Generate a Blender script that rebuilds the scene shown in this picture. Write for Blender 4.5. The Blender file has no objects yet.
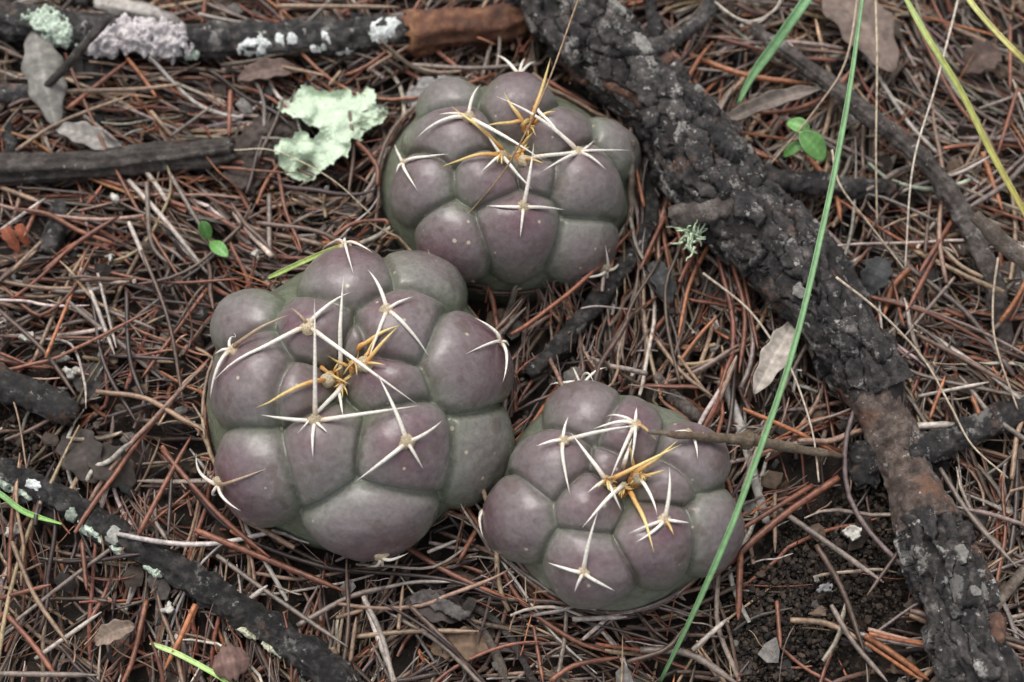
import bpy, math, random
import numpy as np
from mathutils import Vector

random.seed(7)
RNG = np.random.default_rng(11)
S = bpy.context.scene
COL = S.collection

# ------------------------------------------------------------------ camera
W, H = 1024, 682
LENS, SENS = 60.0, 36.0
FPX = LENS / SENS * W
DIST, ELEV = 0.45, math.radians(70)
TARGET = np.array((0.0, 0.0, 0.012))
FWD = np.array((0.0, math.cos(ELEV), -math.sin(ELEV)))
UPV = np.array((0.0, math.sin(ELEV), math.cos(ELEV)))
RIGHT = np.array((1.0, 0.0, 0.0))
CAM = TARGET - FWD * DIST
PXM = DIST / FPX                                   # metres per pixel at the ground
cd = bpy.data.cameras.new('camera')
cam = bpy.data.objects.new('camera', cd)
COL.objects.link(cam)
cam.location = CAM
cam.rotation_euler = (math.pi / 2 - ELEV, 0, 0)
cd.lens, cd.sensor_width = LENS, SENS
cd.clip_start, cd.clip_end = 0.01, 50
cd.dof.use_dof = True
cd.dof.focus_distance = DIST - 0.022
cd.dof.aperture_fstop = 9.0
S.camera = cam

# ------------------------------------------------------------------ sky, sun, exposure
SUN_EL, SUN_AZ = math.radians(62), math.radians(-25)      # azimuth from +Y towards +X
w = bpy.data.worlds.new('World')
S.world = w
w.use_nodes = True
nt = w.node_tree
bg = nt.nodes['Background']
sky = nt.nodes.new('ShaderNodeTexSky')
sky.sky_type = 'NISHITA'
sky.sun_disc = False
sky.sun_elevation = SUN_EL
sky.sun_rotation = SUN_AZ
sky.dust_density = 4.0
sky.ozone_density = 1.0
hs = nt.nodes.new('ShaderNodeHueSaturation')              # overcast: a nearly grey sky
hs.inputs['Saturation'].default_value = 0.22
nt.links.new(sky.outputs[0], hs.inputs['Color'])
nt.links.new(hs.outputs[0], bg.inputs['Color'])
bg.inputs['Strength'].default_value = 0.15
sl = bpy.data.lights.new('sun', 'SUN')
sl.energy = 1.0
sl.angle = math.radians(35)
sl.color = (1.0, 0.96, 0.9)
sun = bpy.data.objects.new('sun', sl)
COL.objects.link(sun)
sd = Vector((math.sin(SUN_AZ) * math.cos(SUN_EL), math.cos(SUN_AZ) * math.cos(SUN_EL), math.sin(SUN_EL)))
sun.rotation_euler = sd.to_track_quat('Z', 'Y').to_euler()
sun.location = (0, 0, 2)
S.view_settings.view_transform = 'Standard'
S.view_settings.look = 'None'
S.view_settings.gamma = 1.0
S.view_settings.use_curve_mapping = False
S.view_settings.exposure = 0.5

# ------------------------------------------------------------------ numeric helpers
_perm = np.random.default_rng(3).permutation(1024)
_val = np.random.default_rng(4).uniform(-1, 1, 1024)

def vnoise(P):
    P = np.asarray(P, float)
    i = np.floor(P).astype(np.int64)
    f = P - i
    f = f * f * (3 - 2 * f)
    def hsh(a, b, c):
        return _val[_perm[(_perm[(_perm[a & 1023] + b) & 1023] + c) & 1023]]
    x, y, z = i[..., 0], i[..., 1], i[..., 2]
    fx, fy, fz = f[..., 0], f[..., 1], f[..., 2]
    r = 0
    for dx in (0, 1):
        for dy in (0, 1):
            for dz in (0, 1):
                r = r + hsh(x + dx, y + dy, z + dz) * (fx if dx else 1 - fx) * (fy if dy else 1 - fy) * (fz if dz else 1 - fz)
    return r

def fbm(P, o=3):
    r, a, s = 0, 1.0, 0
    P = np.asarray(P, float)
    for k in range(o):
        r = r + a * vnoise(P + 17.3 * k)
        s += a
        a *= 0.5
        P = P * 2.07
    return r / s

def nrm(v):
    v = np.asarray(v, float)
    return v / np.maximum(np.linalg.norm(v, axis=-1, keepdims=True), 1e-12)

def terrain(x, y):
    x, y = np.asarray(x, float), np.asarray(y, float)
    z0 = np.zeros_like(x)
    far = np.clip((np.hypot(x, y) - 0.3) * 2, 0, 1)
    return (0.0030 * fbm(np.stack([x * 22, y * 22, z0], -1), 2) + 0.0014 * fbm(np.stack([x * 110, y * 110, z0 + 3], -1), 3)
            + far * 0.03 * fbm(np.stack([x * 4, y * 4, z0 + 9], -1), 2))

def raydir(px, py):
    px, py = np.asarray(px, float), np.asarray(py, float)
    d = FWD + RIGHT * ((px - W / 2) / FPX)[..., None] + UPV * ((H / 2 - py) / FPX)[..., None]
    return d

def at(px, py, z=0.0):
    """the point at height z that a pixel looks at"""
    d = raydir(px, py)
    t = (np.asarray(z) - CAM[2]) / d[..., 2]
    return CAM + d * t[..., None]

def topx(P):
    q = np.asarray(P) - CAM
    dz = q @ FWD
    return np.stack([W / 2 + FPX * (q @ RIGHT) / dz, H / 2 - FPX * (q @ UPV) / dz], -1)

CROP = {1: (180, 230, 350 / 682), 2: (360, 50, 300 / 787), 3: (470, 360, 290 / 706), 4: (0, 0, 400 / 1010), 5: (620, 0, 404 / 1020),
        6: (640, 220, 384 / 1007), 7: (0, 250, 260 / 771), 8: (0, 440, 400 / 1024), 9: (640, 440, 384 / 1024),
        10: (350, 520, 330 / 1024), 11: (400, 0, 340 / 1024), 0: (0, 0, 1.0)}

def zp(k, p):
    ox, oy, s = CROP[k]
    return (ox + p[0] * s, oy + p[1] * s)

def spline(pts, n):
    """Catmull-Rom through the rows of pts, n samples"""
    p = np.asarray(pts, float)
    if len(p) == 2:
        t = np.linspace(0, 1, n)[:, None]
        return p[0] * (1 - t) + p[1] * t
    seg = np.r_[0, np.cumsum(np.linalg.norm(np.diff(p[:, :2], axis=0), axis=1) + 1e-9)]
    p = np.vstack([2 * p[0] - p[1], p, 2 * p[-1] - p[-2]])
    s = np.linspace(0, seg[-1], n)
    i = np.clip(np.searchsorted(seg, s, side='right') - 1, 0, len(seg) - 2)
    t = ((s - seg[i]) / (seg[i + 1] - seg[i]))[:, None]
    a, b, c, d = p[i], p[i + 1], p[i + 2], p[i + 3]
    return 0.5 * (2 * b + (c - a) * t + (2 * a - 5 * b + 4 * c - d) * t ** 2 + (3 * b - a - 3 * c + d) * t ** 3)

# ------------------------------------------------------------------ object helpers
WLOC = {}

def tag(o, label=None, cat=None, group=None, kind=None):
    if label: o['label'] = label
    if cat: o['category'] = cat
    if group: o['group'] = group
    if kind: o['kind'] = kind
    return o

def empty(name, loc):
    o = bpy.data.objects.new(name, None)
    o.empty_display_size = 0.01
    COL.objects.link(o)
    o.location = loc
    WLOC[o.name] = np.array(loc, float)
    return o

def mesh(name, V, F, m, parent=None, col=None, smooth=True, normals=None, attrs=None, at_=None):
    V = np.asarray(V, float)
    if at_ is not None: loc = np.asarray(at_, float)
    elif len(V) < 200000: loc = np.array((V[:, 0].mean(), V[:, 1].mean(), V[:, 2].min()))
    else: loc = np.zeros(3)
    me = bpy.data.meshes.new(name)
    if isinstance(F, np.ndarray):
        n, k = F.shape
        me.vertices.add(len(V)); me.loops.add(n * k); me.polygons.add(n)
        me.vertices.foreach_set('co', (V - loc).astype(np.float32).ravel())
        me.polygons.foreach_set('loop_start', np.arange(0, n * k, k, dtype=np.int32))
        me.loops.foreach_set('vertex_index', F.astype(np.int32).ravel())
        me.update(calc_edges=True)
    else:
        me.from_pydata((V - loc).tolist(), [], F)
    me.polygons.foreach_set('use_smooth', np.full(len(me.polygons), smooth))
    if col is not None:
        a = me.attributes.new('col', 'FLOAT_COLOR', 'POINT')
        c = np.ones((len(V), 4), np.float32)
        c[:, :3] = col
        a.data.foreach_set('color', c.ravel())
    for k, v in (attrs or {}).items():
        me.attributes.new(k, 'FLOAT', 'POINT').data.foreach_set('value', np.asarray(v, np.float32))
    if normals is not None:
        me.normals_split_custom_set_from_vertices(np.asarray(normals).tolist())
    me.materials.append(m)
    o = bpy.data.objects.new(name, me)
    COL.objects.link(o)
    WLOC[o.name] = loc
    if parent is not None:
        o.parent = parent
        o.location = loc - WLOC[parent.name]
    else:
        o.location = loc
    return o

def frames(P):
    P = np.asarray(P, float)
    T = nrm(np.gradient(P, axis=0))
    ref = np.array((0, 0, 1.0)) if abs(T[0, 2]) < 0.85 else np.array((1.0, 0, 0))
    U = np.zeros_like(P)
    u = nrm(np.cross(ref, T[0]))
    for i in range(len(P)):
        u = nrm(u - T[i] * (u @ T[i]))
        U[i] = u
    return T, U, np.cross(T, U)

def tube(P, R, sides=8, disp=None):
    """closed tapered tube; returns verts, faces and ring index of each vertex"""
    P = np.asarray(P, float)
    n = len(P)
    R = np.broadcast_to(np.asarray(R, float), (n,))
    T, U, V = frames(P)
    a = np.arange(sides) * 2 * math.pi / sides
    d = np.cos(a)[None, :, None] * U[:, None] + np.sin(a)[None, :, None] * V[:, None]
    r = np.repeat(R[:, None], sides, 1)
    if disp is not None:
        base = P[:, None] + d * r[..., None]
        r = r + disp(base.reshape(-1, 3), np.repeat(np.arange(n), sides)).reshape(n, sides)
    X = (P[:, None] + d * r[..., None]).reshape(-1, 3)
    i, j = np.meshgrid(np.arange(n - 1), np.arange(sides), indexing='ij')
    j2 = (j + 1) % sides
    F = np.stack([i * sides + j, i * sides + j2, (i + 1) * sides + j2, (i + 1) * sides + j], -1).reshape(-1, 4).tolist()
    F.append(list(range(sides))[::-1])
    F.append([(n - 1) * sides + k for k in range(sides)])
    return X, F, np.repeat(np.arange(n), sides)

def many_tubes(P, R, sides=4):
    """P (N,K,3), R (N,K): all tubes in one vertex and quad array"""
    N, K, _ = P.shape
    T = nrm(np.gradient(P, axis=1))
    U = nrm(np.cross(T, np.array((0, 0, 1.0))))
    V = np.cross(U, T)
    a = np.arange(sides) * 2 * math.pi / sides + 0.6
    d = np.cos(a)[None, None, :, None] * U[:, :, None] + 0.75 * np.sin(a)[None, None, :, None] * V[:, :, None]
    X = (P[:, :, None] + d * R[:, :, None, None]).reshape(-1, 3)
    n, i, j = np.meshgrid(np.arange(N), np.arange(K - 1), np.arange(sides), indexing='ij')
    b = n * K * sides
    j2 = (j + 1) % sides
    F = np.stack([b + i * sides + j, b + i * sides + j2, b + (i + 1) * sides + j2, b + (i + 1) * sides + j], -1).reshape(-1, 4)
    return X, F

# ------------------------------------------------------------------ materials
def new_mat(name):
    m = bpy.data.materials.new(name)
    m.use_nodes = True
    t = m.node_tree
    return m, t, t.nodes['Principled BSDF'], t.nodes.new

def ramp(t, stops):
    r = t.nodes.new('ShaderNodeValToRGB')
    e = r.color_ramp.elements
    while len(e) < len(stops): e.new(0.5)
    for k, (p, c) in enumerate(stops):
        e[k].position = p
        e[k].color = (*c, 1) if len(c) == 3 else c
    return r

def noise(t, scale, detail=6, rough=0.6, kind='ShaderNodeTexNoise', vec=None):
    n = t.nodes.new(kind)
    n.inputs['Scale'].default_value = scale
    if kind == 'ShaderNodeTexNoise':
        n.inputs['Detail'].default_value = detail
        n.inputs['Roughness'].default_value = rough
    g = t.nodes.new('ShaderNodeNewGeometry')
    t.links.new(vec if vec is not None else g.outputs['Position'], n.inputs['Vector'])
    return n

def bump(t, b, src, dist, strength=0.6):
    n = t.nodes.new('ShaderNodeBump')
    n.inputs['Strength'].default_value = strength
    n.inputs['Distance'].default_value = dist
    t.links.new(src, n.inputs['Height'])
    t.links.new(n.outputs[0], b.inputs['Normal'])

def mix(t, fac, a, b, mode='MIX'):
    n = t.nodes.new('ShaderNodeMix')
    n.data_type = 'RGBA'
    n.blend_type = mode
    for k, v in ((0, fac), (6, a), (7, b)):
        if hasattr(v, 'links'): t.links.new(v, n.inputs[k])
        else: n.inputs[k].default_value = v if k == 0 else (*v, 1)
    return n.outputs[2]

def ramp_mat(name, stops, scale, rough=0.7, bdist=0.0006, specks=None, spec=0.4, stretch=None, objrand=0.0, bscale=3.0, bstr=0.7):
    m, t, b, nw = new_mat(name)
    n = noise(t, scale, 8, 0.65)
    r = ramp(t, stops)
    t.links.new(n.outputs['Fac'], r.inputs['Fac'])
    c = r.outputs['Color']
    if specks:
        sc, lo, hi, colr = specks
        n2 = noise(t, sc, 5, 0.7)
        r2 = ramp(t, [(lo, (0, 0, 0)), (hi, (1, 1, 1))])
        t.links.new(n2.outputs['Fac'], r2.inputs['Fac'])
        c = mix(t, r2.outputs['Color'], c, colr)
    if objrand:
        oi = nw('ShaderNodeObjectInfo')
        r3 = ramp(t, [(0, (1 - objrand,) * 3), (1, (1 + objrand,) * 3)])
        t.links.new(oi.outputs['Random'], r3.inputs['Fac'])
        c = mix(t, 1.0, c, r3.outputs['Color'], 'MULTIPLY')
    t.links.new(c, b.inputs['Base Color'])
    b.inputs['Roughness'].default_value = rough
    b.inputs['Specular IOR Level'].default_value = spec
    nb = noise(t, scale * bscale, 6, 0.7)
    bump(t, b, nb.outputs['Fac'], bdist, bstr)
    return m

def attr_mat(name, rough=0.45, spec=0.5, nscale=900, amount=0.35, bdist=0.0002, trans=0.0):
    """colour from the mesh's own 'col' attribute, broken up by grain"""
    m, t, b, nw = new_mat(name)
    a = nw('ShaderNodeAttribute')
    a.attribute_name = 'col'
    n = noise(t, nscale, 4, 0.6)
    r = ramp(t, [(0.3, (1 - amount,) * 3), (0.7, (1 + amount,) * 3)])
    t.links.new(n.outputs['Fac'], r.inputs['Fac'])
    c = mix(t, 1.0, a.outputs['Color'], r.outputs['Color'], 'MULTIPLY')
    t.links.new(c, b.inputs['Base Color'])
    b.inputs['Roughness'].default_value = rough
    b.inputs['Specular IOR Level'].default_value = spec
    bump(t, b, n.outputs['Fac'], bdist, 0.5)
    return m

def cactus_mat():
    m, t, b, nw = new_mat('cactus_skin')
    a = nw('ShaderNodeAttribute'); a.attribute_name = 'hgt'
    n = noise(t, 60, 5, 0.6)
    add = nw('ShaderNodeMath'); add.operation = 'MULTIPLY_ADD'
    t.links.new(n.outputs['Fac'], add.inputs[0]); add.inputs[1].default_value = 0.9
    t.links.new(a.outputs['Fac'], add.inputs[2])
    r = ramp(t, [(0.34, (0.135, 0.152, 0.105)), (0.56, (0.168, 0.178, 0.138)), (0.80, (0.180, 0.168, 0.152)), (1.0, (0.165, 0.130, 0.133))])
    sc = nw('ShaderNodeMath'); sc.operation = 'MULTIPLY'; sc.inputs[1].default_value = 0.66
    t.links.new(add.outputs[0], sc.inputs[0])
    t.links.new(sc.outputs[0], r.inputs['Fac'])
    c = r.outputs['Color']
    # purple blush round each spine cushion
    a2 = nw('ShaderNodeAttribute'); a2.attribute_name = 'blush'
    n5 = noise(t, 130, 4, 0.6)
    mm = nw('ShaderNodeMath'); mm.operation = 'MULTIPLY'
    t.links.new(a2.outputs['Fac'], mm.inputs[0]); t.links.new(n5.outputs['Fac'], mm.inputs[1])
    mm2 = nw('ShaderNodeMath'); mm2.operation = 'MULTIPLY'; mm2.inputs[1].default_value = 1.45; mm2.use_clamp = True
    t.links.new(mm.outputs[0], mm2.inputs[0])
    c = mix(t, mm2.outputs[0], c, (0.118, 0.048, 0.064))
    # waxy grey bloom in soft patches
    n2 = noise(t, 35, 4, 0.55)
    r2 = ramp(t, [(0.45, (0, 0, 0)), (0.75, (0.4, 0.4, 0.4))])
    t.links.new(n2.outputs['Fac'], r2.inputs['Fac'])
    c = mix(t, r2.outputs['Color'], c, (0.24, 0.245, 0.225))
    # fine mottling
    n4 = noise(t, 700, 5, 0.7)
    r4 = ramp(t, [(0.3, (0.72,) * 3), (0.7, (1.22,) * 3)])
    t.links.new(n4.outputs['Fac'], r4.inputs['Fac'])
    c = mix(t, 1.0, c, r4.outputs['Color'], 'MULTIPLY')
    # small corky flecks and brown scars
    v = noise(t, 270, kind='ShaderNodeTexVoronoi')
    sp_ = nw('ShaderNodeSeparateColor')
    t.links.new(v.outputs['Color'], sp_.inputs[0])
    pw = nw('ShaderNodeMath'); pw.operation = 'POWER'; pw.inputs[1].default_value = 3.5
    t.links.new(sp_.outputs[0], pw.inputs[0])
    dv = nw('ShaderNodeMath'); dv.operation = 'DIVIDE'
    t.links.new(v.outputs['Distance'], dv.inputs[0]); t.links.new(pw.outputs[0], dv.inputs[1])
    rv = ramp(t, [(0.13, (1, 1, 1)), (0.19, (0, 0, 0))])
    t.links.new(dv.outputs[0], rv.inputs['Fac'])
    c = mix(t, rv.outputs['Color'], c, (0.42, 0.36, 0.27))
    n3 = noise(t, 150, 3, 0.5)
    r3 = ramp(t, [(0.61, (0, 0, 0)), (0.635, (0.42, 0.42, 0.42))])
    t.links.new(n3.outputs['Fac'], r3.inputs['Fac'])
    c = mix(t, r3.outputs['Color'], c, (0.10, 0.07, 0.055))
    t.links.new(c, b.inputs['Base Color'])
    rr = ramp(t, [(0.35, (0.22,) * 3), (0.65, (0.40,) * 3)])
    t.links.new(n2.outputs['Fac'], rr.inputs['Fac'])
    t.links.new(rr.outputs['Color'], b.inputs['Roughness'])
    b.inputs['Specular IOR Level'].default_value = 0.5
    b.inputs['Subsurface Weight'].default_value = 0.08
    b.inputs['Subsurface Radius'].default_value = (0.002, 0.0016, 0.001)
    b.inputs['Subsurface Scale'].default_value = 0.6
    bump(t, b, n4.outputs['Fac'], 0.00015, 0.5)
    return m

M = {}
M['cactus'] = cactus_mat()
M['spine'] = attr_mat('spine_horn', 0.42, 0.5, 1500, 0.22)
M['wool'] = attr_mat('areole_wool', 0.95, 0.1, 2500, 0.45, 0.0006)
M['needle'] = attr_mat('dry_needle', 0.42, 0.5, 700, 0.5)
M['grass'] = attr_mat('grass_blade', 0.45, 0.5, 700, 0.18)
M['leaf'] = attr_mat('dry_leaf', 0.75, 0.3, 420, 0.4, 0.0006)
M['chip'] = attr_mat('litter_crumb', 0.8, 0.25, 600, 0.45, 0.0006)
M['lichen'] = attr_mat('lichen_crust', 0.92, 0.15, 600, 0.35, 0.0008)
M['lichen_leaf'] = attr_mat('leafy_lichen', 0.85, 0.2, 450, 0.14, 0.0004)
M['soil'] = ramp_mat('damp_soil', [(0.3, (0.010, 0.008, 0.007)), (0.5, (0.030, 0.022, 0.017)), (0.7, (0.065, 0.045, 0.032))], 140, 0.85, 0.0025)
def bark_mat(name, stops, rough=0.55, crust=0.60, rusty=0.60):
    m, t, b, nw = new_mat(name)
    n = noise(t, 300, 10, 0.72)
    r0 = ramp(t, stops)
    t.links.new(n.outputs['Fac'], r0.inputs['Fac'])
    c = r0.outputs['Color']
    def patch_(sc, fine, thr, colr, amt, soft=0.05):
        a = noise(t, sc, 3, 0.5); f = noise(t, fine, 5, 0.7)
        ad = nw('ShaderNodeMath'); ad.operation = 'MULTIPLY_ADD'; ad.inputs[1].default_value = 0.5
        t.links.new(f.outputs['Fac'], ad.inputs[0]); t.links.new(a.outputs['Fac'], ad.inputs[2])
        q = ramp(t, [(0, (0, 0, 0)), (1, (amt,) * 3)])
        mr = nw('ShaderNodeMapRange'); mr.inputs['From Min'].default_value = thr + 0.25; mr.inputs['From Max'].default_value = thr + 0.25 + soft
        t.links.new(ad.outputs[0], mr.inputs['Value']); t.links.new(mr.outputs[0], q.inputs['Fac'])
        return mix(t, q.outputs['Color'], c, colr)
    c = patch_(75, 600, rusty, (0.15, 0.075, 0.045), 0.75)
    c = patch_(110, 900, crust, (0.30, 0.285, 0.265), 0.85)
    c = patch_(420, 1500, crust + 0.04, (0.42, 0.40, 0.37), 0.9)
    oi = nw('ShaderNodeObjectInfo')
    r3 = ramp(t, [(0, (0.55,) * 3), (1, (1.5,) * 3)])
    t.links.new(oi.outputs['Random'], r3.inputs['Fac'])
    c = mix(t, 1.0, c, r3.outputs['Color'], 'MULTIPLY')
    t.links.new(c, b.inputs['Base Color'])
    b.inputs['Roughness'].default_value = rough
    nb = noise(t, 500, 10, 0.75)
    bump(t, b, nb.outputs['Fac'], 0.0022, 0.9)
    return m
BLK = [(0.32, (0.008, 0.0072, 0.0072)), (0.46, (0.030, 0.027, 0.026)), (0.57, (0.075, 0.066, 0.062)), (0.68, (0.21, 0.19, 0.178))]
M['bark'] = bark_mat('charred_bark', BLK, 0.5, 0.61, 0.645)
M['bark_red'] = ramp_mat('broken_bark', [(0.3, (0.035, 0.024, 0.020)), (0.5, (0.12, 0.06, 0.04)), (0.7, (0.25, 0.15, 0.10))], 330, 0.7, 0.0009,
                         specks=(600, 0.66, 0.74, (0.3, 0.26, 0.22)), objrand=0.3)
M['core'] = ramp_mat('bark_crevice', [(0.3, (0.008, 0.007, 0.007)), (0.7, (0.035, 0.028, 0.025))], 300, 0.8, 0.0008)
M['wood_brown'] = bark_mat('bare_brown_wood', [(0.32, (0.022, 0.015, 0.012)), (0.48, (0.075, 0.052, 0.042)), (0.66, (0.20, 0.16, 0.135))], 0.5, 0.66, 0.615)
M['stick_black'] = bark_mat('wet_black_stick', [(0.3, (0.007, 0.0065, 0.0065)), (0.48, (0.026, 0.024, 0.023)), (0.64, (0.12, 0.11, 0.103))], 0.36, 0.63, 0.67)
M['stick_grey'] = bark_mat('weathered_stick', [(0.32, (0.022, 0.017, 0.015)), (0.48, (0.075, 0.060, 0.052)), (0.66, (0.21, 0.18, 0.16))], 0.6, 0.64, 0.66)
M['twig'] = bark_mat('dry_twig', [(0.32, (0.055, 0.040, 0.031)), (0.48, (0.15, 0.115, 0.09)), (0.66, (0.33, 0.275, 0.225))], 0.6, 0.66, 0.64)
M['twig_tan'] = bark_mat('tan_twig', [(0.32, (0.10, 0.068, 0.045)), (0.48, (0.26, 0.19, 0.125)), (0.66, (0.46, 0.37, 0.27))], 0.55, 0.7, 0.66)
M['twig_pale'] = ramp_mat('peeled_twig', [(0.3, (0.20, 0.17, 0.15)), (0.5, (0.38, 0.35, 0.32)), (0.72, (0.55, 0.52, 0.49))], 480, 0.7, 0.0005)
M['rot'] = ramp_mat('rotten_wood', [(0.3, (0.035, 0.018, 0.012)), (0.5, (0.13, 0.055, 0.032)), (0.7, (0.30, 0.15, 0.07))], 130, 0.75, 0.0014)

# ------------------------------------------------------------------ ground
def build_ground():
    a = np.r_[np.linspace(-3, -0.36, 24)[:-1], np.linspace(-0.34, 0.34, 260), np.linspace(0.36, 3, 24)[1:]]
    X, Y = np.meshgrid(a, a, indexing='ij')
    Z = terrain(X.ravel(), Y.ravel()) - 0.001
    n = len(a)
    i, j = np.meshgrid(np.arange(n - 1), np.arange(n - 1), indexing='ij')
    F = np.stack([i * n + j, (i + 1) * n + j, (i + 1) * n + j + 1, i * n + j + 1], -1).reshape(-1, 4)
    g = mesh('ground', np.stack([X.ravel(), Y.ravel(), Z], -1), F, M['soil'], at_=(0, 0, 0))
    tag(g, 'dark damp forest soil under the needle litter', None, None, 'structure')
build_ground()

# ------------------------------------------------------------------ cacti
IV, OR, YE, BR = (0.74, 0.70, 0.62), (0.55, 0.24, 0.06), (0.66, 0.50, 0.20), (0.22, 0.13, 0.08)
CACTI = []

def hit(px, py, C, A, s=1.0):
    d = raydir(px, py) / (A * s)
    o = (CAM - C) / (A * s)
    a, b, c = d @ d, o @ d, o @ o - 1
    D = b * b - a * c
    t = (-b - math.sqrt(D)) / a if D > 0 else -b / a
    return C + (o + d * t) * (A * s), D > 0

def make_cactus(k, cx, cy, rpx, zc, cz, apex, tubs, apex_spines, tip_tufts, label, ry=1.0):
    """tubs: (x, y, rx, ry, areole or None, [(tip, colour, lift)]) in crop pixels"""
    c0 = at(cx, cy, zc)
    depth = (c0 - CAM) @ FWD
    R = rpx * depth / FPX
    s = CROP[k][2]
    Hn = 0.0082 * R / 0.041
    C = c0
    A = np.array((R - 0.45 * Hn, R * ry - 0.45 * Hn, R * cz - 0.45 * Hn))
    CACTI.append((C, R, ry))
    ap, _ = hit(*zp(k, apex), C, A)
    loc = []
    for (x, y, rx, ry_, ar, sp) in tubs:
        p, ok = hit(*zp(k, (x, y)), C, A)
        n = nrm((p - C) / A ** 2)
        L = p - ap
        L = L - n * (L @ n)
        L = nrm(L)
        Wd = np.cross(n, L)
        mp = s * depth / FPX
        sx = lambda v: np.array((v @ RIGHT, v @ UPV))
        def ext(v):
            q = sx(v); f = np.linalg.norm(q); q = q / max(f, 1e-6)
            return 1.02 * math.hypot(rx * q[0], ry_ * q[1]) * mp / max(f, 0.62)
        loc.append((p, L, Wd, ext(L), ext(Wd), n))
    def field(P):
        hs_ = []
        for (p, L, Wd, rl, rw, n) in loc:
            q = P - p
            v = (q @ L) / rl
            u = (q @ Wd) / (rw * np.clip(1 - 0.30 * v, 0.6, 1.3))
            dn = q @ n
            d2 = u * u + v * v + (dn / (1.4 * rl)) ** 2
            Hh = Hn * min(1.25, 0.35 + 0.65 * min(rl, rw) / (0.0105 * R / 0.041))
            pr = np.where(d2 < 1, np.sqrt(np.clip(1 - d2, 0, 1)) * 0.55 + 0.45 * (1 - d2), -(d2 - 1) * 0.9)
            Hh = Hh * (0.36 + 0.64 * np.clip((n[2] - 0.02) / 0.6, 0, 1))
            sk_ = np.clip(1 - 0.42 * np.clip(v, -1, 1), 0.5, 1.5)
            hs_.append(np.where(pr > 0, pr * Hh * sk_, pr * Hh))
        return np.stack(hs_, -1)
    def surface(P):
        h = field(P)
        idx = h.argmax(-1)
        srt = np.sort(h, -1)
        h1, h2 = srt[..., -1], srt[..., -2]
        kk = 0.20 * Hn
        hh = 0.5 * (h1 + np.sqrt(h1 * h1 + kk * kk))
        crease = np.exp(-np.abs((h1 - h2) / (0.12 * Hn)) ** 1.5) * np.clip(h1 / (0.25 * Hn) + 0.3, 0, 1)
        hh = hh - 0.30 * Hn * crease
        idx = np.where(h1 > 0.0, idx, -1)
        return hh, idx, h1
    nt_, nphi = 170, 440
    th = np.linspace(0.0, math.radians(140), nt_)
    ph = np.arange(nphi) * 2 * math.pi / nphi
    TH, PH = np.meshgrid(th, ph, indexing='ij')
    D = np.stack([np.sin(TH) * np.cos(PH), np.sin(TH) * np.sin(PH), np.cos(TH)], -1).reshape(-1, 3)
    P0 = C + D * A
    N0 = nrm(D / A)
    h, idx, h1 = surface(P0)
    hgrid = h.reshape(nt_, nphi)
    for _ in range(1):
        hgrid = 0.5 * hgrid + 0.25 * (np.roll(hgrid, 1, 1) + np.roll(hgrid, -1, 1))
        pad = np.vstack([hgrid[:1], hgrid, hgrid[-1:]])
        hgrid = 0.5 * hgrid + 0.25 * (pad[:-2] + pad[2:])
    h = hgrid.ravel()
    wob = 0.0013 * fbm(P0 * 60, 2) + 0.00036 * fbm(P0 * 260, 3)
    # shallow sunken crown
    da = np.linalg.norm(P0 - ap, axis=-1)
    sink = 0.0035 * np.exp(-(da / 0.009) ** 2)
    X = P0 + N0 * (h + wob - sink)[:, None]
    i, j = np.meshgrid(np.arange(nt_ - 1), np.arange(nphi), indexing='ij')
    j2 = (j + 1) % nphi
    F = np.stack([i * nphi + j, (i + 1) * nphi + j, (i + 1) * nphi + j2, i * nphi + j2], -1).reshape(-1, 4)
    fn = nrm(np.cross(X[F[:, 2]] - X[F[:, 0]], X[F[:, 3]] - X[F[:, 1]]))
    VN = np.zeros_like(X)
    for q in range(4): np.add.at(VN, F[:, q], fn)
    VN = nrm(VN)
    hg = np.clip(h / Hn, 0, 1.1)
    # blush: distance to the nearest spine cushion
    ars = []
    for (x, y, rx, ry_, ar, sp), lc in zip(tubs, loc):
        if ar is None: ars.append(None); continue
        p, ok = hit(*zp(k, ar), C, A, 1 + 0.5 * Hn / R)
        p = C + nrm((p - C) / A) * A
        hh, _, _ = surface(p[None])
        n = nrm((p - C) / A ** 2)
        ars.append((p + n * hh[0], n))
    bl = np.zeros(len(X))
    for a_ in ars:
        if a_ is not None: bl = np.maximum(bl, np.exp(-(np.linalg.norm(X - a_[0], axis=-1) / (0.0092 * R / 0.041)) ** 2))
    bl = np.maximum(bl, 0.9 * np.exp(-(da / 0.014) ** 2)) * np.clip(hg * 1.3, 0.1, 1)
    fid = idx[F[:, 0]].copy()
    G2 = fid.reshape(nt_ - 1, nphi)
    for t in range(len(tubs)):
        msk = G2 == t
        if not msk.any(): continue
        ii, jj = np.where(msk)
        c_ = np.linalg.norm(X[F[:, 0]].reshape(nt_ - 1, nphi, 3)[ii, jj] - loc[t][0], axis=1).argmin()
        cur = np.zeros_like(msk); cur[ii[c_], jj[c_]] = True
        cnt0 = 0
        while cur.sum() != cnt0:
            cnt0 = cur.sum()
            for _ in range(6):
                nx = cur | np.roll(cur, 1, 1) | np.roll(cur, -1, 1)
                nx[1:] |= cur[:-1]; nx[:-1] |= cur[1:]
                cur = nx & msk
        G2[msk & ~cur] = -1
    fid = G2.ravel()
    root = empty('cactus', (C[0], C[1], float(terrain(C[0], C[1]))))
    tag(root, label, 'cactus')
    parts = {}
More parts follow.
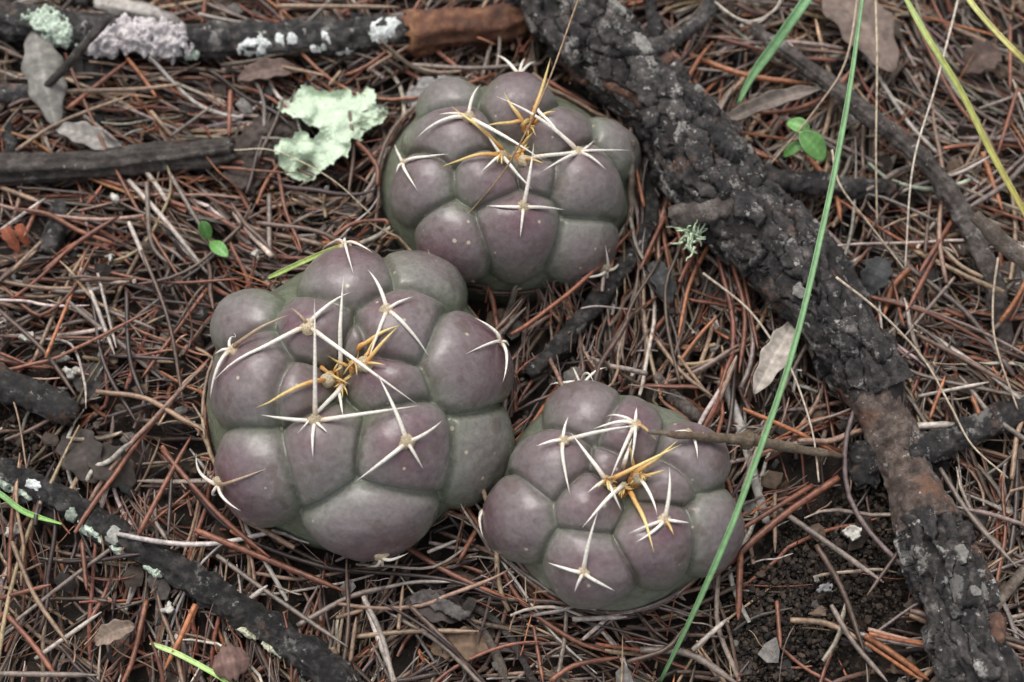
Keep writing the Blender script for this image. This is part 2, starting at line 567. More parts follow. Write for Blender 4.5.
    def patch(name, t):
        f = F[fid == t]
        if len(f) == 0: return None
        u, inv = np.unique(f, return_inverse=True)
        f2 = inv.reshape(f.shape)
        e = np.concatenate([f2[:, [q, (q + 1) % 4]] for q in range(4)])
        key = np.sort(e, 1)
        _, first, cnt = np.unique(key[:, 0] * 1000000 + key[:, 1], return_index=True, return_counts=True)
        be = e[first[cnt == 1]]
        bv = np.unique(be)
        mp_ = {int(b): len(u) + q for q, b in enumerate(bv)}
        V = np.vstack([X[u], X[u][bv] - VN[u][bv] * 0.0012])
        N = np.vstack([VN[u], VN[u][bv]])
        sk = [[int(b), int(a), mp_[int(a)], mp_[int(b)]] for a, b in be]
        FF = np.vstack([f2, np.array(sk, int)]) if sk else f2
        ids = np.r_[u, u[bv]]
        return mesh(name, V, FF, M['cactus'], root, normals=N, attrs={'hgt': hg[ids], 'blush': bl[ids]})
    sunk = np.ones(len(X), bool)
    sunk[F[fid == -1].ravel()] = False
    mesh('body', X - VN * (0.0012 * sunk)[:, None], F, M['cactus'], root, normals=VN, attrs={'hgt': hg, 'blush': bl})
    def wool(parent, p, n, r, colr):
        nn = 14
        a = np.linspace(0, 2 * math.pi, nn, endpoint=False)
        t1 = nrm(np.cross(n, (0.3, 0.8, 0.2))); t2 = np.cross(n, t1)
        V, Fs = [p + n * r * 0.34], []
        for q, (rr, hh) in enumerate(((0.55, 0.28), (1.0, 0.02), (1.05, -0.8))):
            jit = 1 + RNG.uniform(-0.22, 0.22, nn)
            for z in range(nn):
                V.append(p + (t1 * math.cos(a[z]) + t2 * math.sin(a[z])) * r * rr * jit[z] + n * r * (hh + RNG.uniform(-0.1, 0.12)))
        for z in range(nn):
            z2 = (z + 1) % nn
            Fs.append([0, 1 + z, 1 + z2])
            for q in (0, 1): Fs.append([1 + q * nn + z, 1 + (q + 1) * nn + z, 1 + (q + 1) * nn + z2, 1 + q * nn + z2])
        return mesh('areole', np.array(V), Fs, M['wool'], parent, col=colr)
    def spine(parent, b, bn, tip, colr, lift, wpx):
        lf = lift
        tp, ok = hit(*zp(k, tip), C, A, 1 + (0.5 * Hn + lf) / R)
        hh, _, _ = surface((C + nrm((tp - C) / A) * A)[None])
        if ok:                                             # keep the tip clear of the skin
            need = hh[0] + lf
            tp, ok2 = hit(*zp(k, tip), C, A, 1 + need / R)
        ln = np.linalg.norm(tp - b)
        tt = np.linspace(0, 1, 11)[:, None]
        up = bn * ln * random.uniform(0.12, 0.24)
        side = nrm(np.cross(bn, tp - b)) * ln * random.uniform(-0.07, 0.07)
        mid = (b + tp) / 2 + up + side
        P = (1 - tt) ** 2 * (b - bn * 0.0006) + 2 * tt * (1 - tt) * mid + tt ** 2 * tp
        D_ = nrm((P - C) / A)
        B_ = C + D_ * A
        N_ = nrm(D_ / A)
        hs2, _, _ = surface(B_)
        over = ((P - B_) * N_).sum(1)
        need = np.where((P - B_ < 1).all(1), hs2 + 0.0010 * np.clip(tt[:, 0] * 4, 0, 1) - over, 0)
        need = np.convolve(np.pad(np.clip(need, 0, 0.006), 1, mode='edge'), [.25, .5, .25], 'valid')
        need[0] = 0
        P = P + N_ * need[:, None]
        rad = wpx * 0.5 * PXM * np.clip(1.0 - tt[:, 0] ** 2.2, 0.07, 1) * np.r_[0.85, 1.15, np.ones(9)]
        V, Fs, rg = tube(P, rad, 7)
        base = np.array({'w': (0.55, 0.40, 0.26), 'y': OR, 'o': (0.42, 0.15, 0.03), 'b': BR}[colr])
        end = np.array({'w': IV, 'y': YE, 'o': YE, 'b': (0.38, 0.28, 0.2)}[colr]) * random.uniform(0.85, 1.1)
        tk = np.clip(tt[rg, 0] * (4.5 if colr == 'w' else 1.8), 0, 1)[:, None]
        cc = base * (1 - tk) + end * tk
        last = np.clip((tt[rg, 0] - 0.86) / 0.14, 0, 1)[:, None]
        cc = cc * (1 - 0.35 * last)
        mesh('spine', V, Fs, M['spine'], parent, col=cc)
    for ti, ((x, y, rx, ry_, ar, sp), a_) in enumerate(zip(tubs, ars)):
        t = patch('tubercle', ti)
        if t is None or a_ is None: continue
        p, n = a_
        wool(t, p, n, 0.0015 * R / 0.041 + 0.0003, np.array((0.46, 0.38, 0.26)) * random.uniform(0.75, 1.1))
        for (tip, colr, lift) in sp:
            d_ = math.dist(tip, ar) * s
            spine(t, p, n, tip, colr, lift * 0.001, 2.6 + 0.028 * min(d_, 60))
    for bpx in tip_tufts:
        p, ok = hit(*zp(k, bpx), C, A)
        hh, _, _ = surface(p[None])
        n = nrm((p - C) / A ** 2)
        ds = 0.0035 * math.exp(-(np.linalg.norm(p - ap) / 0.009) ** 2)
        q = p + n * (hh[0] - ds)
        wool(root, q, n, 0.0021, np.array((0.50, 0.25, 0.09)))
        for z in range(7):
            a = random.uniform(0, 6.28)
            spine(root, q, n, (bpx[0] + 32 * math.cos(a) * random.uniform(.5, 1), bpx[1] + 32 * math.sin(a) * random.uniform(.5, 1)), 'o', (1.0 + 2.0 * random.random()) * 0.001, 2.4)
    for (b0, tip, colr, lift) in apex_spines:
        p, ok = hit(*zp(k, b0), C, A)
        hh, _, _ = surface(p[None])
        n = nrm((p - C) / A ** 2)
        ds = 0.0035 * math.exp(-(np.linalg.norm(p - ap) / 0.009) ** 2)
        spine(root, p + n * (hh[0] - ds), n, tip, colr, lift * 0.001, 3.0 + 0.028 * min(60, math.dist(b0, tip) * s))
    return root

w_, y_, o_, b_ = 'w', 'y', 'o', 'b'
make_cactus(1, 355, 404, 161, 0.008, 0.76, (315, 285), [
    (330, 100, 92, 68, (325, 62), [((323, 28), w_, 3), ((275, 40), w_, 1.5), ((375, 62), w_, 1.5), ((340, 97), w_, 1.5)]),
    (258, 190, 78, 72, (258, 205), [((75, 300), w_, 3), ((335, 120), w_, 5), ((465, 342), w_, 9), ((220, 160), b_, 3)]),
    (445, 195, 95, 76, (402, 178), [((366, 78), w_, 5), ((450, 143), w_, 2), ((488, 252), w_, 4), ((365, 260), w_, 3)]),
    (560, 265, 92, 100, (595, 238), [((570, 175), w_, 4), ((550, 247), w_, 1.5), ((618, 300), w_, 2), ((622, 236), w_, 1)]),
    (480, 100, 92, 66, None, []),
    (122, 180, 78, 66, None, []),
    (135, 300, 98, 92, (122, 250), [((118, 210), w_, 1.5), ((83, 250), w_, 1.5), ((70, 332), w_, 2.5), ((218, 165), b_, 5)]),
    (150, 490, 88, 98, (105, 485), [((32, 434), w_, 3), ((127, 541), w_, 2), ((72, 515), w_, 1.5), ((178, 461), b_, 2)]),
    (280, 455, 78, 112, (268, 378), [((262, 135), w_, 16), ((158, 360), w_, 4), ((263, 442), w_, 2), ((468, 342), w_, 8), ((290, 395), w_, 2)]),
    (445, 440, 100, 98, (435, 415), [((384, 280), w_, 8), ((510, 371), w_, 4), ((340, 492), w_, 4), ((469, 463), w_, 2)]),
    (430, 305, 100, 58, (362, 268), [((425, 188), y_, 6), ((400, 268), o_, 2)]),
    (222, 325, 75, 62, (285, 292), [((148, 346), y_, 4)]),
    (380, 565, 125, 84, (388, 612), [((442, 621), w_, 2), ((362, 657), w_, 2), ((402, 655), w_, 2)]),
    (590, 445, 62, 110, None, []),
    (352, 212, 36, 52, None, []),
], [((312, 285), (319, 90), w_, 14), ((325, 295), (229, 396), w_, 6), ((308, 305), (318, 362), w_, 3), ((345, 245), (428, 186), y_, 7),
    ((360, 262), (386, 200), y_, 5), ((275, 270), (330, 300), o_, 3), ((330, 270), (290, 250), o_, 3)],
    [(300, 280), (342, 268), (316, 300)],
    'largest grey purple cactus, flat round with many bulging lobes and white spines')
make_cactus(2, 507, 195, 137, 0.003, 0.80, (405, 270), [
    (420, 140, 98, 82, (418, 78), [((355, 14), w_, 4), ((462, 30), w_, 3), ((434, 22), w_, 3)]),
    (225, 235, 115, 82, (290, 200), [((150, 236), w_, 3), ((318, 90), w_, 5), ((214, 182), w_, 2), ((482, 291), w_, 9)]),
    (165, 370, 98, 92, (130, 310), [((92, 246), w_, 3), ((232, 273), w_, 3), ((158, 372), w_, 2), ((112, 328), w_, 1)]),
    (325, 360, 95, 88, (372, 285), [((210, 308), y_, 4), ((320, 322), w_, 3), ((452, 367), w_, 3), ((335, 225), w_, 4)]),
    (408, 490, 115, 115, (425, 415), [((456, 245), w_, 12), ((330, 408), w_, 3), ((540, 420), w_, 3), ((418, 490), w_, 2)]),
    (600, 370, 110, 98, (568, 282), [((474, 322), w_, 3), ((636, 320), w_, 2), ((612, 238), w_, 4), ((358, 122), w_, 10)]),
    (590, 530, 108, 98, (630, 560), [((691, 544), w_, 2), ((578, 594), w_, 2), ((633, 614), w_, 2), ((638, 510), w_, 2)]),
    (250, 510, 118, 90, (220, 540), [((265, 608), b_, 2), ((185, 540), b_, 1), ((190, 515), b_, 1)]),
    (530, 220, 92, 72, None, []),
    (470, 350, 62, 68, (435, 288), [((712, 263), w_, 9), ((482, 300), o_, 3)]),
    (675, 265, 78, 78, None, []),
    (225, 145, 78, 58, None, []),
], [((385, 268), (240, 147), y_, 7), ((430, 225), (378, 110), y_, 6), ((440, 220), (500, 20), y_, 14), ((450, 215), (512, 163), y_, 4),
    ((430, 215), (325, 200), y_, 5), ((445, 190), (528, 222), w_, 4), ((425, 255), (455, 215), y_, 4)],
    [(375, 285), (425, 270), (440, 215)],
    'grey green cactus with yellow crown spines tucked under the thick charred branch', 0.90)
make_cactus(3, 611, 503, 124, 0.008, 0.78, (375, 300), [
    (270, 120, 98, 82, (265, 42), [((194, 60), w_, 3), ((332, 18), w_, 3), ((302, 68), w_, 2), ((250, 16), w_, 2)]),
    (390, 165, 88, 82, (395, 180), [((405, 118), w_, 4), ((300, 168), w_, 3), ((340, 293), w_, 5), ((392, 252), w_, 3), ((452, 202), o_, 2), ((330, 140), w_, 2)]),
    (190, 255, 98, 92, (235, 215), [((240, 138), w_, 4), ((168, 218), w_, 2), ((246, 330), w_, 3), ((422, 158), w_, 7)]),
    (275, 360, 92, 82, (332, 298), [((246, 178), w_, 6), ((288, 326), w_, 2), ((369, 368), w_, 3), ((515, 205), y_, 10)]),
    (545, 240, 88, 92, (515, 200), [((550, 243), w_, 2), ((478, 184), w_, 2)]),
    (497, 300, 88, 68, (415, 288), [((456, 378), w_, 4), ((475, 268), y_, 3)]),
    (455, 460, 98, 112, (462, 392), [((485, 260), w_, 8), ((532, 396), w_, 3), ((403, 443), w_, 3), ((385, 422), w_, 2), ((490, 425), o_, 2)]),
    (285, 515, 115, 102, (283, 503), [((311, 370), w_, 8), ((191, 492), w_, 3), ((354, 560), w_, 3), ((258, 558), w_, 2)]),
    (115, 390, 88, 102, (62, 365), [((44, 428), w_, 2), ((34, 398), w_, 1)]),
    (330, 245, 56, 66, None, []),
    (590, 430, 68, 105, None, []),
], [((385, 292), (274, 407), w_, 7), ((385, 308), (448, 470), y_, 6), ((390, 285), (505, 196), y_, 9), ((370, 270), (395, 190), w_, 5),
    ((400, 275), (385, 200), y_, 6)],
    [(335, 300), (408, 288), (372, 312)],
    'smallest round cactus with a dry twig across it and a grass blade at its side')

# ------------------------------------------------------------------ sticks and branches
def px_path(pts, n, k=0):
    """pts rows: x, y, radius in pixels, height of the axis in mm (None: resting on the ground)"""
    rows = []
    for p in pts:
        x, y = zp(k, p)
        r = p[2] * CROP[k][2] * PXM
        if len(p) > 3 and p[3] is not None: z = p[3] * 0.001
        else:
            g = at(x, y, 0.004)
            z = float(terrain(g[0], g[1])) + 0.005 + r * 0.85
        rows.append((*at(x, y, z), r))
    q = spline(np.array(rows), n)
    return q[:, :3], q[:, 3]

def rough(amp, sc, amp2=0.0, sc2=600, cut=None):
    def f(B, ring):
        d = amp * fbm(B * sc, 3) + amp2 * vnoise(B * sc2)
        return d
    return f

def stick(name, pts, mat, k=0, label=None, cat='stick', n=90, sides=22, amp=0.0008, sc=180, amp2=0.0002, parent=None, flute=0.0):
    P, R = px_path(pts, n, k)
    P = P + 0.0006 * np.stack([fbm(P * 60 + 5, 2), fbm(P * 60 + 25, 2), 0 * R], -1)
    fb = rough(amp, sc, amp2)
    def disp(B, ring):
        d = fb(B, ring)
        if flute:
            T, U, V = frames(P)
            q = B - P[ring]
            a = np.arctan2((q * V[ring]).sum(1), (q * U[ring]).sum(1))
            d = d + flute * vnoise(np.stack([a * 4.5, ring * 0.04, ring * 0], -1))
        return d
    V, F, rg = tube(P, R, sides, disp)
    # ragged broken ends
    for ring in (0, n - 1):
        sel = rg == ring
        V[sel] += nrm(P[min(ring + 1, n - 1)] - P[max(ring - 1, 0)]) * RNG.uniform(-0.5, 0.5, (sel.sum(), 1)) * R[ring] * 0.8
    o = mesh(name, V, F, mat, parent)
    if label: tag(o, label, cat)
    return o, P, R

def lichen_patch(parent, P, R, s, ang, ls, la, thick, colr, lobes=1.0, sd_=0):
    """crust growing on a stick: s along 0..1, ang round it, half sizes in metres"""
    T, U, V = frames(P)
    n = len(P)
    g = 64
    a = np.linspace(-1.25, 1.25, g)
    A_, B_ = np.meshgrid(a, a, indexing='ij')
    L = np.linalg.norm(np.diff(P, axis=0), axis=1).sum()
    si = np.clip((s + A_ * ls / L), 0, 1) * (n - 1)
    i0 = np.clip(si.astype(int), 0, n - 2)
    f = (si - i0)[..., None]
    c = P[i0] * (1 - f) + P[i0 + 1] * f
    u = U[i0] * (1 - f) + U[i0 + 1] * f
    v = V[i0] * (1 - f) + V[i0 + 1] * f
    r = R[i0] * (1 - f[..., 0]) + R[i0 + 1] * f[..., 0]
    th = ang + B_ * la / np.maximum(r, 1e-4)
    d = np.cos(th)[..., None] * u + np.sin(th)[..., None] * v
    base = c + d * r[..., None]
    rr = np.hypot(A_, B_) + 0.7 * lobes * fbm(base * 300 + sd_, 3) + 0.45 * fbm(base * 900 + sd_, 3)
    hgt = 0.55 * thick * np.clip((1.0 - rr) * 3, 0, 1) + thick * 0.8 * fbm(base * 800 + 9, 3) * (rr < 1)
    X = base + d * (hgt + 0.0004)[..., None]
    keep = rr < 1.0
    i, j = np.meshgrid(np.arange(g - 1), np.arange(g - 1), indexing='ij')
    ok = keep[i, j] & keep[i + 1, j] & keep[i, j + 1] & keep[i + 1, j + 1]
    q = np.stack([i * g + j, (i + 1) * g + j, (i + 1) * g + j + 1, i * g + j + 1], -1)[ok]
    if len(q) == 0: return
    used, inv = np.unique(q, return_inverse=True)
    V_ = X.reshape(-1, 3)[used]
    Vb = (base - d * 0.0012).reshape(-1, 3)[used]
    q = inv.reshape(q.shape)
    e = np.concatenate([q[:, [z, (z + 1) % 4]] for z in range(4)])
    key = np.sort(e, 1)
    _, first, cnt = np.unique(key[:, 0] * 100000 + key[:, 1], return_index=True, return_counts=True)
    be = e[first[cnt == 1]]
    m_ = len(V_)
    sk = np.stack([be[:, 1], be[:, 0], be[:, 0] + m_, be[:, 1] + m_], -1)
    VV = np.vstack([V_, Vb])
    tone = (1 + 0.25 * fbm(VV * 260, 2))[:, None]
    return mesh('lichen_patch', VV, np.vstack([q, sk]), M['lichen'], parent, col=np.array(colr) * tone)

# the thick charred branch, its bark in plates
def main_branch():
    pts = [(528, -40, 48), (560, 5, 50), (610, 55, 50), (660, 108, 47), (705, 165, 52), (742, 215, 52), (790, 262, 50), (828, 315, 42), (858, 355, 40),
           (880, 395, 33), (893, 430, 27), (910, 470, 27), (928, 515, 34), (948, 570, 38), (962, 625, 38), (985, 690, 40), (1000, 740, 40)]
    n, sides = 520, 150
    P, R = px_path(pts, n)
    P = P + 0.002 * np.stack([fbm(P * 30 + 5, 2), fbm(P * 30 + 25, 2), 0 * R], -1)
    R = R * 0.85
    root = empty('charred_branch', (P[n // 2][0], P[n // 2][1], P[n // 2][2] - R[n // 2]))
    tag(root, 'thick charred branch with cracked black bark plates and broken side stubs', 'branch')
    def big(B, ring): return 0.0022 * fbm(B * 70, 3)
    V0, F0, rg = tube(P, R, sides, big)
    pix = topx(P)
    core, Fc, rgc = tube(P, R - 0.0016, 60, lambda B, r: 0.0022 * fbm(B * 70, 3) + 0.0006 * fbm(B * 300, 2))
    mesh('branch_core', core, Fc, M['core'], root)
    bare = (pix[:, 1] > 392) & (pix[:, 1] < 515)
    ib = np.where(bare)[0]
    sl_ = slice(ib[0] - 6, ib[-1] + 8)
    Vw, Fw, _ = tube(P[sl_], R[sl_] * 0.99, 70, lambda B, r: 0.0026 * fbm(B * 130, 3) + 0.0010 * fbm(B * np.array((700, 160, 700)), 3))
    mesh('bare_wood', Vw, Fw, M['wood_brown'], root)
    # plates: cells over the surface
    F = np.array([f for f in F0 if len(f) == 4 and max(f) - min(f) < 3 * sides])
    fc = V0[F].mean(1)
    fr = rg[F[:, 0]]
    camd = nrm(CAM - fc)
    outw = nrm(fc - P[fr])
    vis = (outw * camd).sum(1) > -0.45
    okf = vis & ~bare[fr]
    T, U, Vv = frames(P)
    def coords(X, ring):
        q = X - P[ring]
        a = np.arctan2((q * Vv[ring]).sum(1), (q * U[ring]).sum(1))
        s = np.r_[0, np.cumsum(np.linalg.norm(np.diff(P, axis=0), axis=1))][ring]
        wv = 0.0046 * np.stack([fbm(X * 170, 4), fbm(X * 170 + 40, 4)], -1)
        return np.stack([s / 1.9, 0 * s, 0 * s], -1) + 0.0, a, wv
    sv, av, wv = coords(V0, rg)
    r0 = 0.0118
    G = np.stack([sv[:, 0] + wv[:, 0], r0 * np.cos(av) + wv[:, 1], r0 * np.sin(av) + wv[:, 1] * 0.6], -1)
    cand = RNG.permutation(np.where(okf)[0])
    seeds = []
    for c in cand:
        g = G[F[c, 0]]
        dmin = 0.0034 + 0.0056 * ((c * 7919) % 97) / 97
        if all(np.linalg.norm(g - s_) > dmin for s_ in seeds): seeds.append(g)
        if len(seeds) >= 280: break
    seeds = np.array(seeds)
    dd = np.linalg.norm(G[:, None] - seeds[None], axis=-1)
    o2 = np.argpartition(dd, 1, axis=1)[:, :2]
    d12 = np.take_along_axis(dd, o2, 1)
    sw = d12[:, 0] > d12[:, 1]
    cell = np.where(sw, o2[:, 1], o2[:, 0])
    edge = np.abs(d12[:, 0] - d12[:, 1])
    lift = RNG.uniform(-0.0014, 0.0018, len(seeds))
    tilt = RNG.normal(0, 0.15, (len(seeds), 3))
    hv = lift[cell] + ((G - seeds[cell]) * tilt[cell]).sum(1)
    hv = hv - 0.0017 * np.exp(-(edge / 0.00055) ** 1.5) * (0.65 + 0.35 * vnoise(V0 * 150)) + 0.0008 * fbm(V0 * 200, 3) + 0.0006 * fbm(V0 * np.array((900, 900, 900)), 3)
    outv = nrm(V0 - P[rg])
    X = V0 + outv * hv[:, None]
    Fok = F[okf]
    cf = cell[Fok[:, 0]]
    for c in range(len(seeds)):
        f = Fok[cf == c]
        if len(f) < 12: continue
        u, inv = np.unique(f, return_inverse=True)
        q = inv.reshape(f.shape)
        e = np.concatenate([q[:, [z, (z + 1) % 4]] for z in range(4)])
        key = np.sort(e, 1)
        _, first, cnt = np.unique(key[:, 0] * 1000000 + key[:, 1], return_index=True, return_counts=True)
        be = e[first[cnt == 1]]
        m_ = len(u)
        VV = np.vstack([X[u], X[u] - outv[u] * 0.0035])
        sk = np.stack([be[:, 1], be[:, 0], be[:, 0] + m_, be[:, 1] + m_], -1)
        red = (c * 31) % 37 == 0
        mesh('bark_plate', VV, np.vstack([q, sk]), M['bark_red'] if red else M['bark'], root)
    for (k, pl, mt, nm) in [
        (0, [(755, 178, 13, 14), (800, 184, 12, 12), (850, 188, 11, 9), (893, 190, 10, 7)], 'bark', 'side_branch'),
        (0, [(742, 200, 15, 22), (712, 212, 12, 23), (690, 216, 10, 22), (671, 218, 8, 20)], 'stick_grey', 'stub'),
        (5, [(45, 150, 24, 22), (110, 110, 22, 19), (180, 75, 19, 16), (215, 35, 18, 14), (245, -25, 17, 12)], 'bark', 'side_branch'),
        (5, [(95, 125, 20, 18), (88, 60, 18, 15), (72, -20, 17, 12)], 'bark', 'side_branch'),
        (6, [(690, 625, 42, 12), (800, 585, 40, 10), (900, 540, 38, 9), (1030, 490, 34, 8)], 'bark', 'side_branch'),
        (9, [(590, 10, 42, 9), (600, 60, 46, 7), (598, 110, 40, 5)], 'bark', 'stub'),
    ]:
        stick(nm, pl, M[mt], k, n=130, sides=44, amp=0.0016, sc=170, amp2=0.0008, parent=root)
    # pale crust on the bark
    for (px, py, sz) in [(640, 60, .003), (650, 75, .0022), (955, 560, .0022), (965, 595, .0016), (620, 18, .003), (700, 95, .0015), (810, 300, .002)]:
        i = int(np.argmin(np.hypot(pix[:, 0] - px, pix[:, 1] - py)))
        q = at(px, py, P[i][2] + 0.6 * R[i]) - P[i]
        an = math.atan2(q @ Vv[i], q @ U[i])
        lichen_patch(root, P, R + 0.0009, i / (n - 1), an, sz, sz * 0.8, 0.0005, (0.20, 0.19, 0.175), 2.0, px)
    return P, R
BR_P, BR_R = main_branch()

# lichen-crusted stick
o, P, R = stick('lichen_stick', [(-40, 40, 44), (0, 45, 46), (240, 85, 50), (500, 102, 46), (760, 98, 46), (1000, 78, 40), (1075, 70, 36)], M['stick_black'], 4,
                'black stick thickly crusted with white and lavender lichen', n=240, sides=50, amp=0.0018, sc=190, amp2=0.0005, flute=.0006)
def on_stick(o, P, R, k, items):
    T, U, V = frames(P)
    pix = topx(P)
    for q, (x, y, ls, la, th, c) in enumerate(items):
        px, py = zp(k, (x, y))
        i = int(np.argmin(np.hypot(pix[:, 0] - px, pix[:, 1] - py)))
        off = np.clip(np.hypot(pix[i, 0] - px, pix[i, 1] - py) * PXM / R[i], 0, 0.97) * np.sign((at(px, py, P[i][2]) - P[i])[1])
        vd = nrm(CAM - P[i])
        sv = nrm(np.cross(vd, T[i])); sv = sv * np.sign(sv[1])
        d = vd * math.sqrt(1 - off ** 2) + sv * off
        lichen_patch(o, P, R, i / (len(P) - 1), math.atan2(d @ V[i], d @ U[i]), ls, la, th, c, 1.0, q * 3.1)
LAV, PGR, WHT = (0.50, 0.46, 0.46), (0.48, 0.56, 0.46), (0.60, 0.62, 0.60)
on_stick(o, P, R, 4, [(330, 95, .0085, .0048, .0026, LAV), (430, 105, .0078, .0052, .0030, LAV), (270, 110, .0050, .0048, .0022, LAV), (130, 55, .0052, .0040, .0020, PGR),
    (165, 95, .0035, .0040, .0018, PGR), (480, 140, .0035, .0022, .0016, PGR), (655, 118, .0044, .0040, .0010, WHT), (720, 100, .0014, .0015, .0006, WHT), (745, 98, .0013, .0014, .0006, WHT),
    (825, 105, .0014, .0024, .0006, WHT), (868, 130, .0026, .0018, .0007, WHT), (958, 78, .0036, .0040, .0008, WHT), (800, 122, .0013, .0012, .0005, WHT), (985, 70, .003, .003, .0007, WHT), (380, 70, .006, .003, .0022, LAV)])
stick('rotten_stick', [(20, 105, 60), (120, 90, 62), (230, 78, 62), (330, 60, 56), (380, 50, 48)], M['rot'], 11, 'rust orange rotten wood between lichen-crusted stick and charred branch', 'wood', n=70, sides=36, amp=0.0016, sc=120, amp2=0.0005, flute=0.001)
stick('split_stick', [(-40, 432, 40), (0, 428, 40), (200, 415, 37), (400, 398, 36), (540, 384, 33), (588, 378, 28)], M['stick_grey'], 4, 'straight split grey brown stick with a snapped end', n=110, sides=44, amp=0.0006, sc=160, amp2=0.0002, flute=0.0011)
o, P, R = stick('black_branch', [(-60, 45, 29), (0, 75, 30), (150, 148, 31), (300, 245, 32), (450, 330, 33), (600, 425, 35), (750, 530, 38), (880, 630, 40), (960, 700, 40)], M['stick_black'], 8,
                'wet black branch with pale green lichen spots along one side', 'branch', n=300, sides=56, amp=0.0019, sc=190, amp2=0.0005, flute=.0006)
on_stick(o, P, R, 8, [(20, 115, .0042, .0020, .0010, PGR), (55, 140, .0035, .0018, .0010, PGR), (232, 245, .0046, .0024, .0009, PGR), (300, 295, .003, .0016, .0008, PGR), (395, 335, .0036, .0018, .0010, PGR),
    (190, 195, .002, .003, .0005, (.3, .33, .28)), (100, 118, .002, .0013, .0006, WHT), (295, 250, .002, .002, .0004, (.3, .3, .27)), (690, 560, .003, .001, .0007, (.45, .45, .33)), (620, 520, .003, .001, .0007, (.45, .45, .33))])
stick('charred_stub', [(-40, 375, 48), (20, 400, 50), (120, 440, 48), (190, 475, 46), (222, 495, 36)], M['bark'], 7, 'short charred broken stick end beside white lichen crumbs', n=60, sides=36, amp=0.0016, sc=140, amp2=0.0006)
stick('bare_twig', [(330, 70, 13, 14), (420, 130, 18, 15), (500, 190, 21, 16), (620, 290, 23, 17), (760, 400, 24, 16), (860, 530, 25, 13), (930, 680, 24, 10), (960, 790, 22, 8), (975, 900, 20, 6)], M['stick_grey'], 5,
      'long bare grey twig running past the yellow grass blade', 'twig', n=200, sides=28, amp=0.0008, sc=320, amp2=0.0003, flute=.0004)
stick('rough_twig', [(660, 150, 9), (652, 190, 10), (641, 238, 10), (615, 280, 10), (585, 315, 9), (555, 350, 9), (528, 375, 8)], M['stick_black'], 0,
      'rough black twig curving round the grey green cactus', 'twig', n=120, sides=24, amp=0.0010, sc=420, amp2=0.0005)
stick('dry_twig', [(648, 432, 2.5, 36), (690, 436, 4.2, 34), (732, 439, 5, 29), (741, 439, 6, 28), (747, 440, 10, 27), (753, 441, 6, 26), (800, 449, 4.5, 18), (842, 456, 2.5, 12)], M['twig_tan'], 0,
      'dry tan twig with a dark knot lying across the smallest cactus', 'twig', n=120, sides=16, amp=0.0004, sc=300, amp2=0.0002)
stick('grey_twig', [(1050, 320, 12), (1024, 350, 13), (960, 430, 14), (900, 505, 15), (840, 580, 14), (770, 670, 15)], M['twig'], 9, 'bent grey twig beside the lower end of the charred branch', 'twig', n=80, sides=16, amp=0.0004, sc=250)
stick('peeled_twig', [(722, 380, 5), (732, 405, 5), (743, 435, 5), (755, 478, 4.5), (766, 522, 4)], M['twig_pale'], 0, 'white peeled twig standing out beside the smallest cactus', 'twig', n=60, sides=14, amp=0.0003, sc=300)
stick('curled_bark_strip', [(655, 376, 5), (672, 396, 7), (690, 410, 7), (708, 424, 4)], M['stick_grey'], 0, 'short dark curled bark strip above the smallest cactus', 'bark', n=50, sides=16, amp=0.0008, sc=350)
stick('olive_twig', [(900, 545, 16, 34), (930, 580, 20, 33), (980, 625, 22, 31), (1030, 668, 22, 28), (1100, 760, 22, 14), (1150, 860, 22, 4)], M['twig'], 5, 'short olive grey twig poking up beside the long bare twig', 'twig', n=50, sides=16, amp=0.0005, sc=250)
stick('brown_twig', [(275, 45, 10, 24), (180, 155, 12, 20), (85, 255, 10, 9)], M['stick_grey'], 4, 'thin brown twig leaning over the lichen-crusted stick', 'twig', n=50, sides=12, amp=0.0003, sc=250)
stick('grey_twig', [(1015, 300, 9), (965, 390, 10), (930, 510, 9)], M['twig'], 4, 'grey twig lying between leafy lichen and grey green cactus', 'twig', n=50, sides=12, amp=0.0003, sc=250)
stick('upright_twig', [(718, 235, 7, 22), (712, 350, 9, 14), (708, 470, 8, 6)], M['twig'], 2, 'slim grey brown twig leaning on the grey green cactus flank', 'twig', n=50, sides=12, amp=0.0003, sc=250)
stick('brown_twig', [(330, 262, 10), (420, 360, 14), (465, 440, 14), (490, 530, 13)], M['twig'], 10, 'thick curved brown twig in the litter below the two spiny cacti', 'twig', n=60, sides=14, amp=0.0004, sc=250)
stick('grey_twig', [(250, 235, 10), (360, 265, 12), (480, 340, 12), (585, 530, 11)], M['stick_grey'], 10, 'long grey twig bending beside the thick curved brown twig', 'twig', n=60, sides=14, amp=0.0004, sc=250)
stick('dark_stick', [(150, 520, 26), (140, 580, 28), (115, 640, 24)], M['stick_black'], 4, 'short dark stick under the split grey stick', n=40, sides=20, amp=0.001, sc=200)
stick('dark_stick', [(-40, 235, 28), (40, 235, 30), (80, 240, 26)], M['stick_black'], 4, 'short dark stick end touching the ridged grey leaf', n=40, sides=20, amp=0.001, sc=200)
stick('dark_stick', [(20, 320, 16), (30, 370, 15), (20, 420, 14)], M['stick_black'], 4, 'small dark stick beside the ridged grey leaf', n=30, sides=14, amp=0.0006, sc=200)
stick('wood_splinter', [(240, 10, 16), (330, 25, 26), (420, 45, 22), (465, 62, 8)], M['twig_pale'], 4, 'flat grey wood splinter behind the lichen-crusted stick', 'wood', n=50, sides=20, amp=0.0006, sc=180, flute=0.0008)

